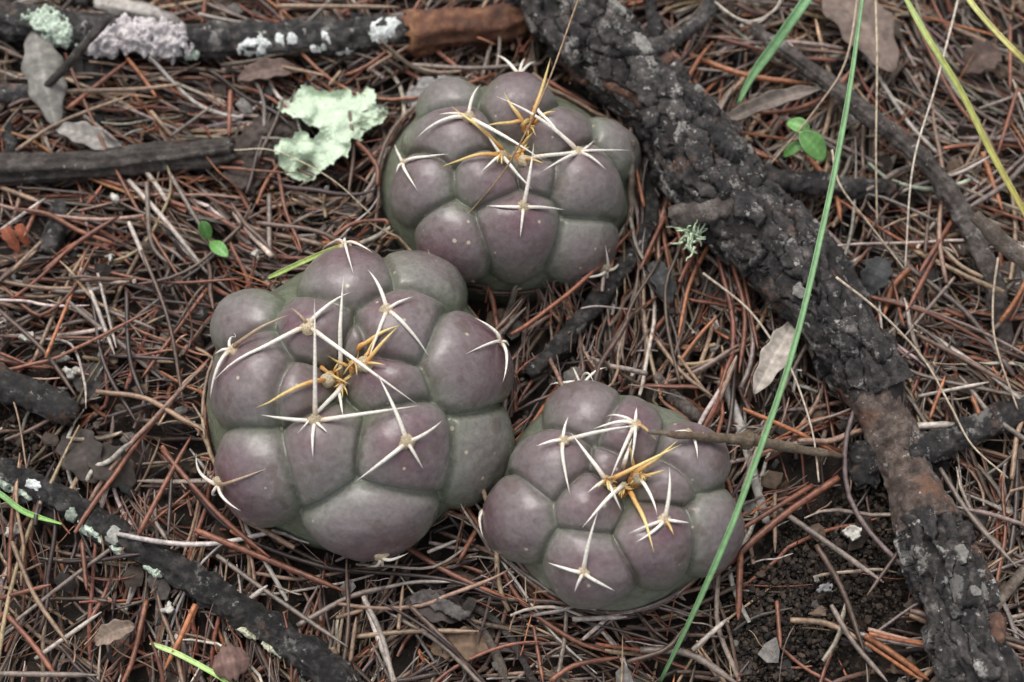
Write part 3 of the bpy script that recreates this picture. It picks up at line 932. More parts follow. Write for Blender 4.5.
# ------------------------------------------------------------------ leaves, bark slabs, lichens, seedlings
def blade_mesh(name, P, Wd, thick, colr, m, parent=None, fold=0.15, up=None, cols=7):
    """a leaf or blade along P with half widths Wd; fold: depth of the crosswise curve"""
    n = len(P)
    T = nrm(np.gradient(P, axis=0))
    up = np.array((0, 0, 1.0)) if up is None else nrm(up)
    Sx = nrm(np.cross(T, up)); Nn = np.cross(Sx, T)
    q = np.linspace(-1, 1, cols)
    X = P[:, None] + Sx[:, None] * (Wd[:, None] * q)[..., None] + Nn[:, None] * (Wd[:, None] * fold * (np.abs(q) ** 1.5 - 0.4))[..., None]
    X = X + Nn[:, None] * (0.25 * Wd.max() * abs(fold) * fbm(X.reshape(-1, 3) * 250, 2).reshape(n, cols))[..., None]
    A = X.reshape(-1, 3)
    B = (X - Nn[:, None] * thick).reshape(-1, 3)
    i, j = np.meshgrid(np.arange(n - 1), np.arange(cols - 1), indexing='ij')
    t = np.stack([i * cols + j, i * cols + j + 1, (i + 1) * cols + j + 1, (i + 1) * cols + j], -1).reshape(-1, 4)
    m_ = n * cols
    b = t[:, ::-1] + m_
    rim = [k for k in range(cols)] + [r * cols + cols - 1 for r in range(1, n)] + [(n - 1) * cols + k for k in range(cols - 2, -1, -1)] + [r * cols for r in range(n - 2, 0, -1)]
    rim = np.array(rim); r2 = np.roll(rim, -1)
    sk = np.stack([r2, rim, rim + m_, r2 + m_], -1)
    c = np.asarray(colr, float)
    if c.ndim == 2:
        c = np.repeat(c[:, None], cols, 1).reshape(-1, 3)
    else: c = np.repeat(c[None], n * cols, 0)
    vein = np.where(np.abs(np.tile(q, n)) < 0.12, 1.3, 1.0) * (1 + 0.22 * fbm(A * 300, 3)) * (1 + 0.10 * np.sin(np.repeat(np.arange(n), cols) * 1.9 + 3 * np.abs(np.tile(q, n))))
    c = c * vein[:, None]
    c = np.vstack([c, c])
    return mesh(name, np.vstack([A, B]), np.vstack([t, b, sk]), m, parent, col=c)

def leaf(name, k, p0, p1, wid, z0, z1, colr, label, fold=0.5, bend=0.003, cat='leaf', sharp=0.7):
    n = 30
    a, b = at(*zp(k, p0), z0), at(*zp(k, p1), z1)
    t = np.linspace(0, 1, n)
    P = a + (b - a) * t[:, None]
    P[:, 2] += bend * np.sin(t * math.pi)
    wd = wid * CROP[k][2] * PXM * 0.5 * np.clip(np.sin(np.clip(t * 0.97 + 0.015, 0, 1) * math.pi), 0.03, 1) ** sharp * (1 + 0.12 * np.sin(t * 23 + wid))
    o = blade_mesh(name, P, wd, 0.0004, colr, M['leaf'], fold=fold, cols=11)
    return tag(o, label, cat)

leaf('dry_leaf', 5, (238, 318), (508, 222), 46, .010, .018, (.17, .14, .12), 'grey brown curled dry leaf beside the green seedling', .7)
leaf('dry_leaf', 5, (500, -70), (690, 180), 150, .009, .012, (.16, .12, .10), 'large brown dry leaf under the long green grass blade', .25)
leaf('dry_leaf', 6, (408, 262), (300, 455), 70, .012, .012, (.34, .30, .26), 'pale tan dry leaf at the foot of the charred branch', .45)
leaf('dry_leaf', 4, (86, 60), (142, 318), 105, .012, .010, (.20, .19, .17), 'ridged grey dry leaf crossed by a thin brown twig', -.5)
leaf('dry_leaf', 4, (140, 322), (318, 388), 62, .009, .007, (.24, .22, .20), 'grey dry leaf half under the split grey stick', .4)
leaf('dry_leaf', 7, (205, 530), (290, 690), 120, .006, .008, (.05, .04, .035), 'dark brown wet leaf above the black branch', .35)
leaf('dry_leaf', 7, (270, 590), (400, 700), 110, .008, .006, (.045, .036, .03), 'blackish wet leaf overlapping another dark leaf above the black branch', .3)
leaf('bud_scale', 8, (545, 585), (640, 560), 88, .012, .012, (.15, .09, .075), 'small pinkish brown bud scale beside the black branch', -.3, sharp=.55)
leaf('dry_leaf', 8, (245, 520), (345, 475), 50, .010, .011, (.24, .18, .14), 'crumpled light brown leaf scrap below the black branch', .7)
leaf('dry_leaf', 6, (590, 200), (640, 100), 75, .010, .013, (.045, .045, .045), 'dark grey leaf with pale rims beside the charred branch', .35)
leaf('dry_leaf', 5, (860, 180), (960, 130), 90, .006, .008, (.09, .06, .05), 'dull brown leaf scrap behind the yellow grass blade', .3)
leaf('dry_leaf', 10, (170, 250), (360, 300), 90, .008, .006, (.07, .055, .05), 'dark grey rotten leaf in the litter below the two spiny cacti', .4)
leaf('dry_leaf', 10, (250, 400), (440, 385), 95, .006, .007, (.13, .085, .055), 'brown rotten leaf under needles below the largest cactus', .3)
leaf('orange_leaf', 4, (10, 570), (50, 640), 34, .010, .009, (.17, .05, .025), 'tiny dark orange leaf in the needle litter', .3)
leaf('orange_leaf', 4, (48, 565), (72, 625), 28, .010, .009, (.19, .055, .025), 'tiny orange leaf touching another dark orange leaf', .3)
leaf('dry_leaf', 4, (600, 200), (760, 175), 60, .008, .008, (.13, .09, .075), 'brown leaf scrap between lichen-crusted stick and leafy lichen', .4)
leaf('dry_leaf', 6, (30, 110), (80, 220), 60, .008, .006, (.06, .06, .06), 'dark folded leaf beside the stub of the charred branch', .6)

def grid_sheet(name, k, poly, z, thick, colr, m, label, cat, und=0.002, crinkle=0.0, res=0.9, dome=0.0, lob=0.0, both=None):
    """a sheet with the outline poly (crop pixels): uneven, with real thickness"""
    P2 = np.array([zp(k, p) for p in poly])
    lo, hi = P2.min(0) - 4, P2.max(0) + 4
    xs, ys = np.arange(lo[0], hi[0], res), np.arange(lo[1], hi[1], res)
    X, Y = np.meshgrid(xs, ys, indexing='ij')
    Q = np.stack([X, Y, 0 * X], -1)
    Xw = X + lob * 1.3 * vnoise(Q * 0.17) + lob * 0.55 * vnoise(Q * 0.4)
    Yw = Y + lob * 1.3 * vnoise(Q * 0.17 + 50) + lob * 0.55 * vnoise(Q * 0.4 + 50)
    ins = np.zeros(X.shape, bool)
    dist = np.full(X.shape, 1e9)
    n = len(P2)
    for a in range(n):
        x1, y1 = P2[a]; x2, y2 = P2[(a + 1) % n]
        cr = (y1 > Yw) != (y2 > Yw)
        with np.errstate(divide='ignore', invalid='ignore'):
            ins ^= cr & (Xw < (x2 - x1) * (Yw - y1) / (y2 - y1 + 1e-12) + x1)
        t = np.clip(((Xw - x1) * (x2 - x1) + (Yw - y1) * (y2 - y1)) / ((x2 - x1) ** 2 + (y2 - y1) ** 2), 0, 1)
        dist = np.minimum(dist, np.hypot(Xw - x1 - t * (x2 - x1), Yw - y1 - t * (y2 - y1)))
    zz = z + und * fbm(Q * 0.035 + 7, 2) + crinkle * fbm(Q * 0.13, 3) + dome * np.clip(dist / 20, 0, 1) ** 0.6
    V = at(X.ravel(), Y.ravel(), zz.ravel())
    g2 = len(ys)
    i, j = np.meshgrid(np.arange(len(xs) - 1), np.arange(g2 - 1), indexing='ij')
    ok = ins[i, j] & ins[i + 1, j] & ins[i, j + 1] & ins[i + 1, j + 1]
    q = np.stack([i * g2 + j, i * g2 + j + 1, (i + 1) * g2 + j + 1, (i + 1) * g2 + j], -1)[ok]
    u, inv = np.unique(q, return_inverse=True)
    q = inv.reshape(q.shape)
    e = np.concatenate([q[:, [z_, (z_ + 1) % 4]] for z_ in range(4)])
    key = np.sort(e, 1)
    _, first, cnt = np.unique(key[:, 0] * 100000 + key[:, 1], return_index=True, return_counts=True)
    be = e[first[cnt == 1]]
    m_ = len(u)
    top = V[u]
    bot = top - np.array((0, 0, thick))
    sk = np.stack([be[:, 1], be[:, 0], be[:, 0] + m_, be[:, 1] + m_], -1)
    tone = (1 + 0.16 * fbm(Q.reshape(-1, 3)[u] * 0.12, 3))[:, None]
    c = np.array(colr) * tone
    c = np.vstack([c, c * 0.8])
    o = mesh(name, np.vstack([top, bot]), np.vstack([q[:, ::-1], q + m_, sk[:, ::-1]]), m, col=c)
    return tag(o, label, cat)

grid_sheet('leafy_lichen', 4, [(690, 272), (715, 255), (742, 240), (760, 213), (800, 222), (840, 228), (880, 222), (905, 235), (925, 218), (950, 235), (945, 262), (975, 278), (965, 305),
    (940, 322), (915, 345), (890, 350), (885, 388), (855, 405), (845, 420), (805, 432), (795, 455), (755, 458), (725, 440), (700, 418), (690, 380), (712, 352), (745, 340), (758, 318), (790, 348),
    (805, 330), (780, 305), (735, 292)], 0.0135, 0.0007, (.52, .62, .47), M['lichen_leaf'], 'pale mint green leafy lichen flake lying on the needles', 'lichen', 0.009, 0.0005, 0.5, -0.003, 2.6)
grid_sheet('bark_slab', 4, [(590, 345), (640, 300), (720, 275), (790, 300), (780, 345), (720, 370), (690, 420), (640, 488), (600, 470), (560, 440), (580, 400)], 0.0085, 0.003, (.055, .042, .036), M['chip'],
           'dark brown bark slab under the leafy lichen', 'bark', 0.003, 0.001, 1.2, 0.001, 2.0)
grid_sheet('bark_slab', 9, [(870, 600), (930, 545), (985, 575), (1000, 640), (990, 700), (900, 710), (860, 660)], 0.012, 0.006, (.12, .075, .055), M['chip'],
           'reddish brown bark chunk at the lower end of the charred branch', 'bark', 0.002, 0.0012, 1.2, 0.004, 2.5)
grid_sheet('bark_slab', 10, [(180, 225), (250, 215), (300, 250), (380, 290), (350, 310), (280, 290), (200, 260)], 0.011, 0.002, (.09, .08, .075), M['chip'],
           'grey bark flake in the litter below the largest cactus', 'bark', 0.002, 0.0012, 1.2, 0.001, 2.5)
grid_sheet('bark_slab', 11, [(10, 290), (60, 240), (130, 225), (205, 240), (150, 290), (80, 330), (20, 350)], 0.011, 0.003, (.22, .21, .20), M['chip'],
           'pale grey bark flake between rotten wood and grey green cactus', 'bark', 0.002, 0.0012, 1.2, 0.001, 2.5)

def wisp_lichen():
    V, F, C_, b = [], [], [], 0
    c = at(690, 236, 0.020)
    for q in range(44):
        a = random.uniform(0, 6.28); ln = random.uniform(.0025, .0058)
        p = c + RNG.normal(0, .0012, 3)
        pts = [p]
        d = np.array((math.cos(a), math.sin(a), random.uniform(-.35, .5)))
        for s_ in range(5):
            d = nrm(d + RNG.normal(0, .45, 3)); pts.append(pts[-1] + d * ln / 5)
        X, Fs, rg = tube(spline(np.array(pts), 9), np.linspace(.00042, .00014, 9), 5)
        V.append(X); F += [[i + b for i in f] for f in Fs]; b += len(X)
        C_.append(np.repeat(np.array((.50, .60, .42))[None] * random.uniform(.8, 1.15), len(X), 0))
    tag(mesh('wispy_lichen', np.vstack(V), F, M['lichen'], col=np.vstack(C_)), 'tuft of pale green branching lichen hanging from the branch stub', 'lichen')
wisp_lichen()

def blade(name, pts, wpx, colA, colB, label, fold=.5, thick=.00025, cat='grass strand', taper=(.6, .25), n=70):
    """pts rows: x, y, height in mm"""
    r = np.array([(*at(p[0], p[1], p[2] * .001),) for p in pts])
    P = spline(r, n)
    t = np.linspace(0, 1, n)
    wd = wpx * .5 * PXM * np.interp(t, [0, .12, .7, 1], [taper[0], 1, 1, taper[1]])
    c = np.array(colA) * (1 - t[:, None]) + np.array(colB) * t[:, None]
    o = blade_mesh(name, P, wd, thick, c, M['grass'], fold=fold, cols=5, up=CAM - P.mean(0) + np.array((.12, 0, 0)))
    return tag(o, label, cat)

GR, GR2, YG = (.12, .24, .10), (.15, .28, .12), (.42, .42, .10)
blade('grass_strand', [(660, 682, 8), (690, 620, 24), (720, 553, 34), (745, 490, 39), (790, 360, 44), (822, 230, 46), (846, 110, 47), (862, 0, 48), (872, -90, 48)], 5.6, GR2, GR, 'long thin green grass blade arching over the charred branch')
blade('grass_strand', [(738, 104, 22), (752, 76, 26), (775, 44, 31), (806, 0, 36), (850, -60, 30), (890, -110, 6)], 10.5, GR2, (.14, .30, .15), 'short broad green grass blade tip', taper=(.35, .7))
blade('grass_strand', [(900, -12, 40), (926, 35, 40), (960, 90, 36), (990, 150, 30), (1026, 216, 22), (1060, 290, 6)], 6.2, (.26, .34, .10), (.42, .33, .09), 'yellow green grass blade bending over the long bare twig')
blade('grass_strand', [(930, -80, 20), (962, -12, 34), (990, 25, 36), (1030, 66, 34), (1075, 110, 8)], 5.5, (.28, .36, .12), (.44, .34, .10), 'short yellow grass blade tip beside the longer yellow blade')
blade('grass_strand', [(268, 278, 27), (300, 263, 30), (330, 250, 33), (349, 243, 33)], 5, (.35, .46, .14), (.42, .50, .16), 'short light green grass blade resting on the largest cactus', taper=(.5, .5))
blade('grass_strand', [(-20, 485, 16), (0, 494, 15), (25, 512, 13), (62, 524, 11)], 5.5, GR2, (.24, .44, .10), 'bright green grass blade crossing the black branch', taper=(1, .3))
blade('grass_strand', [(150, 643, 10), (180, 655, 12), (225, 680, 12), (260, 705, 9)], 5, (.38, .5, .2), (.22, .42, .08), 'bright green grass blade below the black branch', taper=(.5, .5))

def seedling(k, base, leaves, label):
    root = empty('seedling', at(*zp(k, base), .006))
    tag(root, label, 'seedling')
    b = at(*zp(k, base), .006)
    for (p0, p1, wid, z0, z1) in leaves:
        a, c = at(*zp(k, p0), z0), at(*zp(k, p1), z1)
        t = np.linspace(0, 1, 20)
        P = a + (c - a) * t[:, None]; P[:, 2] += .001 * np.sin(t * 3.14)
        wd = wid * CROP[k][2] * PXM * .5 * np.clip(np.sin(np.clip(t * .95 + .03, 0, 1) * math.pi), .05, 1) ** .7
        blade_mesh('leaf', P, wd, .0003, np.array((.10, .23, .06)) * random.uniform(.85, 1.2), M['grass'], root, fold=.35, cols=9)
        X, F, _ = tube(spline(np.array([b, (a + b) / 2 + (0, 0, .001), a]), 10), .00045, 6)
        mesh('stem', X, F, M['grass'], root, col=(.22, .28, .10))
seedling(4, (535, 615), [((528, 605), (510, 558), 34, .012, .017), ((532, 612), (575, 648), 36, .012, .014)], 'tiny green two-leaved seedling growing above the largest cactus')
seedling(5, (470, 395), [((455, 335), (516, 404), 66, .022, .018), ((478, 335), (422, 308), 44, .020, .019), ((462, 362), (412, 395), 30, .017, .014)],
         'small green seedling with heart-shaped leaves beside the grey brown curled leaf')

# ------------------------------------------------------------------ needle litter
PAL = {'rust': (.165, .062, .036), 'orange': (.28, .105, .045), 'tan': (.24, .160, .105), 'grey': (.175, .138, .115), 'pale': (.36, .31, .27),
       'brown': (.095, .060, .044), 'dark': (.042, .028, .024)}
WORDS = {'rust': 'rust red', 'orange': 'bright orange', 'tan': 'light tan', 'grey': 'grey brown', 'pale': 'straw grey', 'brown': 'mid brown', 'dark': 'dark brown'}
MARKS = [((355, 404), 175, 'largest cactus'), ((507, 188), 145, 'green cactus'), ((611, 502), 140, 'smallest cactus'), ((325, 120), 50, 'leafy lichen'),
         ((200, 40), 60, 'crusted stick'), ((60, 40), 50, 'crusted stick'), ((110, 160), 60, 'split stick'), ((100, 530), 60, 'black branch'), ((250, 620), 60, 'black branch'),
         ((700, 165), 60, 'charred branch'), ((600, 50), 55, 'charred branch'), ((800, 280), 60, 'charred branch'), ((890, 420), 60, 'charred branch'), ((950, 580), 60, 'charred branch'),
         ((920, 158), 60, 'bare twig'), ((985, 260), 50, 'bare twig'), ((805, 138), 30, 'heart-leaved seedling'), ((210, 238), 20, 'two-leaved seedling'), ((35, 400), 40, 'charred stub'),
         ((450, 630), 40, 'curved brown twig'), ((850, 30), 40, 'large brown leaf')]

def push_out(P):
    """bend litter round the cacti instead of through them; returns deepest push"""
    deep = np.zeros(P.shape[:-2])
    for (C, R, k) in CACTI:
        q = (P[..., :2] - C[:2]) / np.array((1.0, k))
        d = np.linalg.norm(q, axis=-1)
        # the body narrows below and above its equator
        lim = R - 0.0030
        need = np.clip(lim - d, 0, None)
        deep = np.maximum(deep, need.max(-1))
        P[..., :2] += q / np.maximum(d, 1e-6)[..., None] * need[..., None] * np.array((1.0, k))
    return deep

NCOUNT = [0]
def needle_obj(P, r, cname, colr):
    n = len(P)
    t = np.linspace(0, 1, n)
    rad = r * np.interp(t, [0, .04, .8, 1], [.8, 1, .95, .3])
    V, F, rg = tube(P, rad, 6)
    c = np.array(colr)[None] * (1 + .25 * np.sin(t[rg] * random.uniform(2, 7) + random.uniform(0, 6)))[:, None]
    o = mesh('pine_needle', V, F, M['needle'], col=c)
    m = topx(P.mean(0))
    near = []
    for a in sorted(MARKS, key=lambda a: math.dist(a[0], m) - a[1]):
        if a[2] not in near: near.append(a[2])
    ln = np.linalg.norm(np.diff(P, axis=0), axis=1).sum()
    size = 'short ' if ln < .026 else 'long ' if ln > .052 else ''
    bow = ln / max(np.linalg.norm(P[-1] - P[0]), 1e-6)
    form = 'straight ' if bow < 1.006 else 'curved ' if bow > 1.05 else 'bent '
    tag(o, f"{size}{form}{WORDS[cname]} pine needle between {near[0]} and {near[1]}", 'pine needle', 'fallen dry pine needles')
    NCOUNT[0] += 1

ND = {7: [('brown', 12, (420, 0), (500, 210), (545, 465)), ('dark', 14, (275, 150), (310, 340), (410, 520)), ('rust', 10, (235, 45), (480, 95), (720, 85)), ('brown', 14, (0, 180), (130, 300), (230, 440)),
          ('pale', 14, (240, 55), (280, 150), (340, 310)), ('pale', 10, (290, 70), (345, 290)), ('dark', 14, (375, 120), (385, 320), (435, 460)), ('tan', 14, (0, 95), (110, 0)), ('rust', 12, (30, 150), (120, 80), (200, 0)),
          ('tan', 14, (100, 330), (200, 100), (270, -20)), ('pale', 9, (105, 262), (210, 280), (250, 390), (255, 470)), ('rust', 10, (0, 305), (130, 360)), ('grey', 14, (320, 180), (460, 235)), ('tan', 8, (470, 520), (540, 400), (600, 350)),
          ('rust', 14, (615, 115), (500, 270), (420, 380)), ('rust', 12, (480, 580), (550, 675)), ('tan', 6, (0, 360), (50, 480), (85, 690)), ('orange', 12, (135, 320), (235, 70), (250, 0)), ('brown', 11, (690, 70), (600, 110), (520, 230))],
      8: [('grey', 11, (310, 260), (180, 355), (0, 495)), ('rust', 14, (355, 240), (440, 80), (490, -10)), ('rust', 14, (415, 25), (560, 190), (690, 300)), ('rust', 16, (500, 230), (720, 320), (890, 390)),
          ('dark', 14, (480, 110), (600, 235), (820, 322), (1024, 345)), ('grey', 12, (555, 295), (700, 400), (890, 530)), ('pale', 14, (590, 445), (685, 372)), ('orange', 14, (500, 420), (460, 510), (420, 590)),
          ('rust', 14, (375, 410), (340, 560), (310, 630)), ('tan', 12, (30, 260), (90, 400), (180, 530)), ('rust', 14, (20, 450), (90, 530), (150, 615)), ('rust', 12, (0, 405), (130, 370)), ('grey', 14, (760, 475), (900, 400), (1024, 370)),
          ('pale', 14, (930, 400), (980, 510), (1010, 640)), ('tan', 16, (850, 530), (885, 600)), ('rust', 12, (210, 260), (222, 385)), ('dark', 10, (440, 80), (430, 250)), ('grey', 14, (0, 598), (250, 602)), ('pale', 12, (90, 560), (260, 440)),
          ('tan', 12, (860, 455), (930, 435)), ('orange', 12, (590, 230), (690, 300)), ('grey', 12, (385, 190), (430, 260))],
      10: [('dark', 12, (0, 155), (300, 185), (480, 250)), ('rust', 18, (125, 50), (300, 160), (490, 245)), ('pale', 12, (0, 240), (180, 195), (330, 192)), ('pale', 18, (45, 245), (100, 400), (145, 510)), ('brown', 18, (185, 265), (320, 400), (395, 510)),
           ('tan', 16, (10, 362), (200, 345), (400, 345)), ('rust', 16, (430, 60), (530, 250), (690, 370), (805, 412)), ('rust', 12, (570, 330), (600, 510)), ('rust', 16, (620, 500), (700, 450), (840, 425)), ('pale', 16, (690, 308), (860, 300)),
           ('tan', 12, (150, 340), (165, 200)), ('dark', 10, (720, 312), (900, 360), (1024, 400)), ('rust', 16, (415, -10), (330, 140)), ('pale', 12, (240, 100), (340, 60)), ('tan', 14, (0, 440), (20, 300)), ('brown', 14, (860, 440), (980, 400), (1040, 330))],
      9: [('rust', 20, (530, 100), (370, 210), (180, 380)), ('rust', 14, (460, 120), (250, 250)), ('grey', 16, (350, 170), (480, 260), (650, 380)), ('brown', 16, (470, 280), (540, 400), (600, 570)), ('tan', 16, (400, 480), (500, 490), (600, 540)),
          ('orange', 18, (600, 520), (690, 580), (770, 640)), ('grey', 14, (800, 75), (880, 200), (1005, 340)), ('tan', 8, (1010, 285), (905, 355)), ('rust', 12, (365, 430), (375, 555)), ('grey', 20, (0, 560), (130, 570), (260, 650)), ('brown', 12, (710, 270), (605, 415)),
          ('rust', 18, (268, 300), (262, 480)), ('rust', 14, (215, 50), (260, 200), (268, 290)), ('tan', 12, (360, 140), (360, 300)), ('pale', 14, (140, 560), (235, 475)), ('grey', 14, (510, 440), (570, 540), (660, 645)), ('orange', 10, (600, 540), (750, 640))],
      5: [('orange', 18, (165, 135), (320, 190), (490, 213)), ('orange', 10, (230, 312), (370, 255)), ('orange', 10, (250, 325), (440, 355)), ('tan', 6, (150, 220), (170, 150), (350, 120)), ('pale', 8, (240, 15), (330, 60), (385, 30), (415, -5)),
          ('orange', 8, (760, 40), (950, 90)), ('rust', 14, (840, 555), (755, 690)), ('tan', 10, (845, 470), (905, 360)), ('orange', 16, (470, 390), (540, 480), (558, 560)), ('dark', 14, (400, 400), (500, 510)), ('rust', 10, (985, 60), (985, 230)),
          ('rust', 10, (1005, 220), (950, 400)), ('rust', 10, (860, 500), (1030, 560)), ('grey', 10, (235, 310), (290, 210)), ('grey', 10, (100, 165), (260, 180)), ('brown', 10, (770, 640), (785, 480)), ('orange', 14, (915, 385), (965, 530)), ('grey', 9, (905, 275), (1005, 240))],
      6: [('rust', 12, (600, 200), (770, 250), (960, 350)), ('orange', 18, (712, 120), (660, 180), (640, 250)), ('rust', 16, (820, 0), (700, 240)), ('grey', 10, (825, 150), (690, 310)), ('orange', 12, (270, 495), (420, 560), (530, 620)), ('brown', 14, (725, 300), (860, 370), (1010, 455)),
          ('orange', 12, (185, 55), (130, 170), (100, 310)), ('rust', 14, (240, 100), (275, 250), (260, 400)), ('rust', 12, (265, 110), (285, 220), (310, 340)), ('rust', 14, (65, -10), (0, 130)), ('tan', 14, (975, 680), (990, 560), (1012, 515)), ('orange', 14, (890, 510), (870, 460)),
          ('tan', 12, (40, 310), (110, 400), (200, 470)), ('tan', 10, (100, 355), (190, 475)), ('pale', 20, (700, 542), (830, 535)), ('pale', 10, (730, 462), (915, 425)), ('orange', 10, (760, 520), (800, 410)), ('rust', 12, (800, 235), (860, 260))],
      4: [('pale', 10, (0, 582), (115, 500)), ('tan', 12, (30, 685), (195, 520)), ('rust', 14, (110, 685), (200, 610), (300, 545)), ('tan', 14, (0, 472), (100, 510)), ('pale', 14, (325, 455), (420, 560), (520, 685)), ('grey', 12, (430, 440), (500, 560), (560, 650)),
          ('grey', 12, (370, 460), (385, 620), (460, 685)), ('pale', 12, (325, 560), (380, 690)), ('rust', 14, (582, 228), (578, 345)), ('rust', 14, (170, 275), (320, 155)), ('orange', 12, (320, 145), (360, 195), (395, 245)), ('grey', 10, (430, 345), (540, 265)), ('tan', 12, (380, 280), (440, 350)),
          ('tan', 14, (170, 230), (350, 225), (460, 212)), ('tan', 12, (40, 380), (150, 310), (330, 240)), ('grey', 14, (680, 490), (680, 655)), ('brown', 12, (880, 270), (892, 380), (880, 490)), ('rust', 12, (1020, 555), (900, 562), (840, 600)), ('tan', 14, (700, 15), (1010, 18)),
          ('rust', 12, (520, -10), (510, 60)), ('pale', 10, (500, 35), (600, 55), (690, 60)), ('tan', 10, (700, 165), (820, 190)), ('rust', 12, (100, 510), (60, 600)), ('tan', 10, (860, 180), (830, 215)), ('grey', 12, (210, 290), (300, 360))],
      11: [('rust', 18, (90, 135), (190, 215), (295, 268)), ('rust', 16, (20, 215), (130, 265), (240, 265)), ('orange', 10, (80, 50), (290, 135)), ('grey', 16, (30, 195), (230, 205), (430, 190)), ('tan', 14, (400, 220), (500, 300), (690, 382)), ('grey', 12, (285, 30), (300, 130), (285, 245)),
           ('rust', 14, (440, 240), (540, 300), (600, 330)), ('rust', 12, (60, 0), (35, 45))]}
for k, lst in ND.items():
    for (cname, wz, *pts) in lst:
        z = random.uniform(.0085, .0115)
        q = spline(np.array([zp(k, p) for p in pts]), 18)
        g = at(q[:, 0], q[:, 1], .006)
        zz = terrain(g[:, 0], g[:, 1]) * .5 + z + np.linspace(-1, 1, 18) * random.uniform(-.0015, .0015)
        P = at(q[:, 0], q[:, 1], zz)
        push_out(P)
        needle_obj(P, wz * CROP[k][2] * PXM * .5, cname, np.array(PAL[cname]) * random.uniform(.85, 1.2))

def scatter(N, lmin, lmax, zlo, zhi, seed, xr=.21, yr=.17, K=11):
    g = np.random.default_rng(seed)
    x, y = g.uniform(-xr, xr, N), g.uniform(-yr * .85, yr * 1.15, N)
    a = g.uniform(0, math.pi, N)
    f = fbm(np.stack([x * 14, y * 14, 0 * x + 5], -1), 2)
    a = np.where(g.random(N) < .6, f * 2.6 + g.normal(0, .3, N) + .9, a)
    L = g.uniform(lmin, lmax, N) * g.choice([1, .55, 1.3], N, p=[.5, .3, .2])
    curv = g.normal(0, 9.0, N) * g.choice([1, 3.0], N, p=[.7, .3])
    kink = g.normal(0, 1, (3, N))
    # needles fall in bundles of two or three from one sheath
    for q in range(2, N):
        if g.random() < .38:
            x[q], y[q] = x[q - 1] + g.normal(0, .0008), y[q - 1] + g.normal(0, .0008)
            a[q], L[q], curv[q] = a[q - 1] + g.normal(0, .09), L[q - 1] * g.uniform(.8, 1.1), curv[q - 1] + g.normal(0, 2)
    t = np.linspace(-.5, .5, K)
    s = t[None] * L[:, None]
    an = a[:, None] + curv[:, None] * s + .10 * kink[0][:, None] * np.sin(t[None] * 9 + 3 * kink[1][:, None]) + np.where(kink[2] > 1.1, .35 * kink[0], 0)[:, None] * (t[None] > .1 * kink[1][:, None])
    ds = L[:, None] / (K - 1)
    px = x[:, None] + np.cumsum(np.cos(an) * ds, 1) - (np.cos(an) * ds).sum(1, keepdims=True) / 2
    py = y[:, None] + np.cumsum(np.sin(an) * ds, 1) - (np.sin(an) * ds).sum(1, keepdims=True) / 2
    z = g.uniform(zlo, zhi, N)[:, None] + t[None] * g.normal(0, .0035, N)[:, None] + .0012 * (.25 - t[None] ** 2) * g.normal(0, 1.5, N)[:, None]
    P = np.stack([px, py, 0 * px], -1)
    deep = push_out(P)
    P[..., 2] = terrain(P[..., 0], P[..., 1]) + np.clip(z, 0, zhi + .002)
    P[..., 2] += .0025 * np.exp(-np.min([np.linalg.norm(P[..., :2] - C[:2], axis=-1) - R for (C, R, k) in CACTI], axis=0) / .008) * (zhi > .004)
    pix = topx(P.mean(1))
    keep = deep < .006
    # bare soil shows in a few places
    for (bx, by, br, pr) in ((850, 590, 95, .88), (770, 620, 75, .8), (890, 520, 70, .8), (30, 440, 50, .85), (835, 500, 40, .7), (700, 590, 30, .5), (70, 600, 40, .35), (560, 375, 30, .4), (800, 540, 45, .45), (170, 300, 30, .3), (650, 250, 30, .3)):
        d = np.hypot(pix[:, 0] - bx, pix[:, 1] - by) / br
        keep &= ~((d < 1 + .3 * g.normal(0, 1, N)) & (g.random(N) < pr))
    return P[keep], pix[keep], g

def colours(n, pix, g, low):
    names = np.array(['rust', 'orange', 'tan', 'grey', 'pale', 'brown', 'dark'])
    pl = np.array([.25, .03, .17, .15, .07, .22, .11]) if not low else np.array([.24, .01, .11, .11, .03, .31, .19])
    pr = np.array([.16, .03, .20, .30, .10, .16, .05]) if not low else np.array([.14, .01, .15, .27, .05, .25, .13])
    right = pix[:, 0] > 740
    c = np.where(right, g.choice(7, n, p=pr), g.choice(7, n, p=pl))
    rgb = np.array([PAL[q] for q in names])[c] * g.uniform(.7, 1.3, (n, 1)) * (1 + g.normal(0, .05, (n, 3)))
    return names[c], np.clip(rgb, .01, .7)

def mat_layer(name, N, lmin, lmax, zlo, zhi, seed, rlo, rhi, label, low, sides=4):
    P, pix, g = scatter(N, lmin, lmax, zlo, zhi, seed)
    n, K, _ = P.shape
    _, rgb = colours(n, pix, g, low)
    t = np.linspace(0, 1, K)
    R = g.uniform(rlo, rhi, n)[:, None] * np.interp(t, [0, .05, .8, 1], [.8, 1, .95, .35])[None]
    X, F = many_tubes(P, R, sides)
    shade = 1 + .22 * np.sin(t[None] * g.uniform(2, 8, n)[:, None] + g.uniform(0, 6, n)[:, None])
    tips = np.where((t[None] > .86) & (g.random((n, 1)) < .3), 1.7, 1.0)
    C_ = np.repeat((rgb[:, None] * (shade * tips)[..., None]).reshape(-1, 3), sides, 0)
    tag(mesh(name, X, F, M['needle'], col=C_, at_=(0, 0, 0)), label, 'needle litter', None, 'stuff')

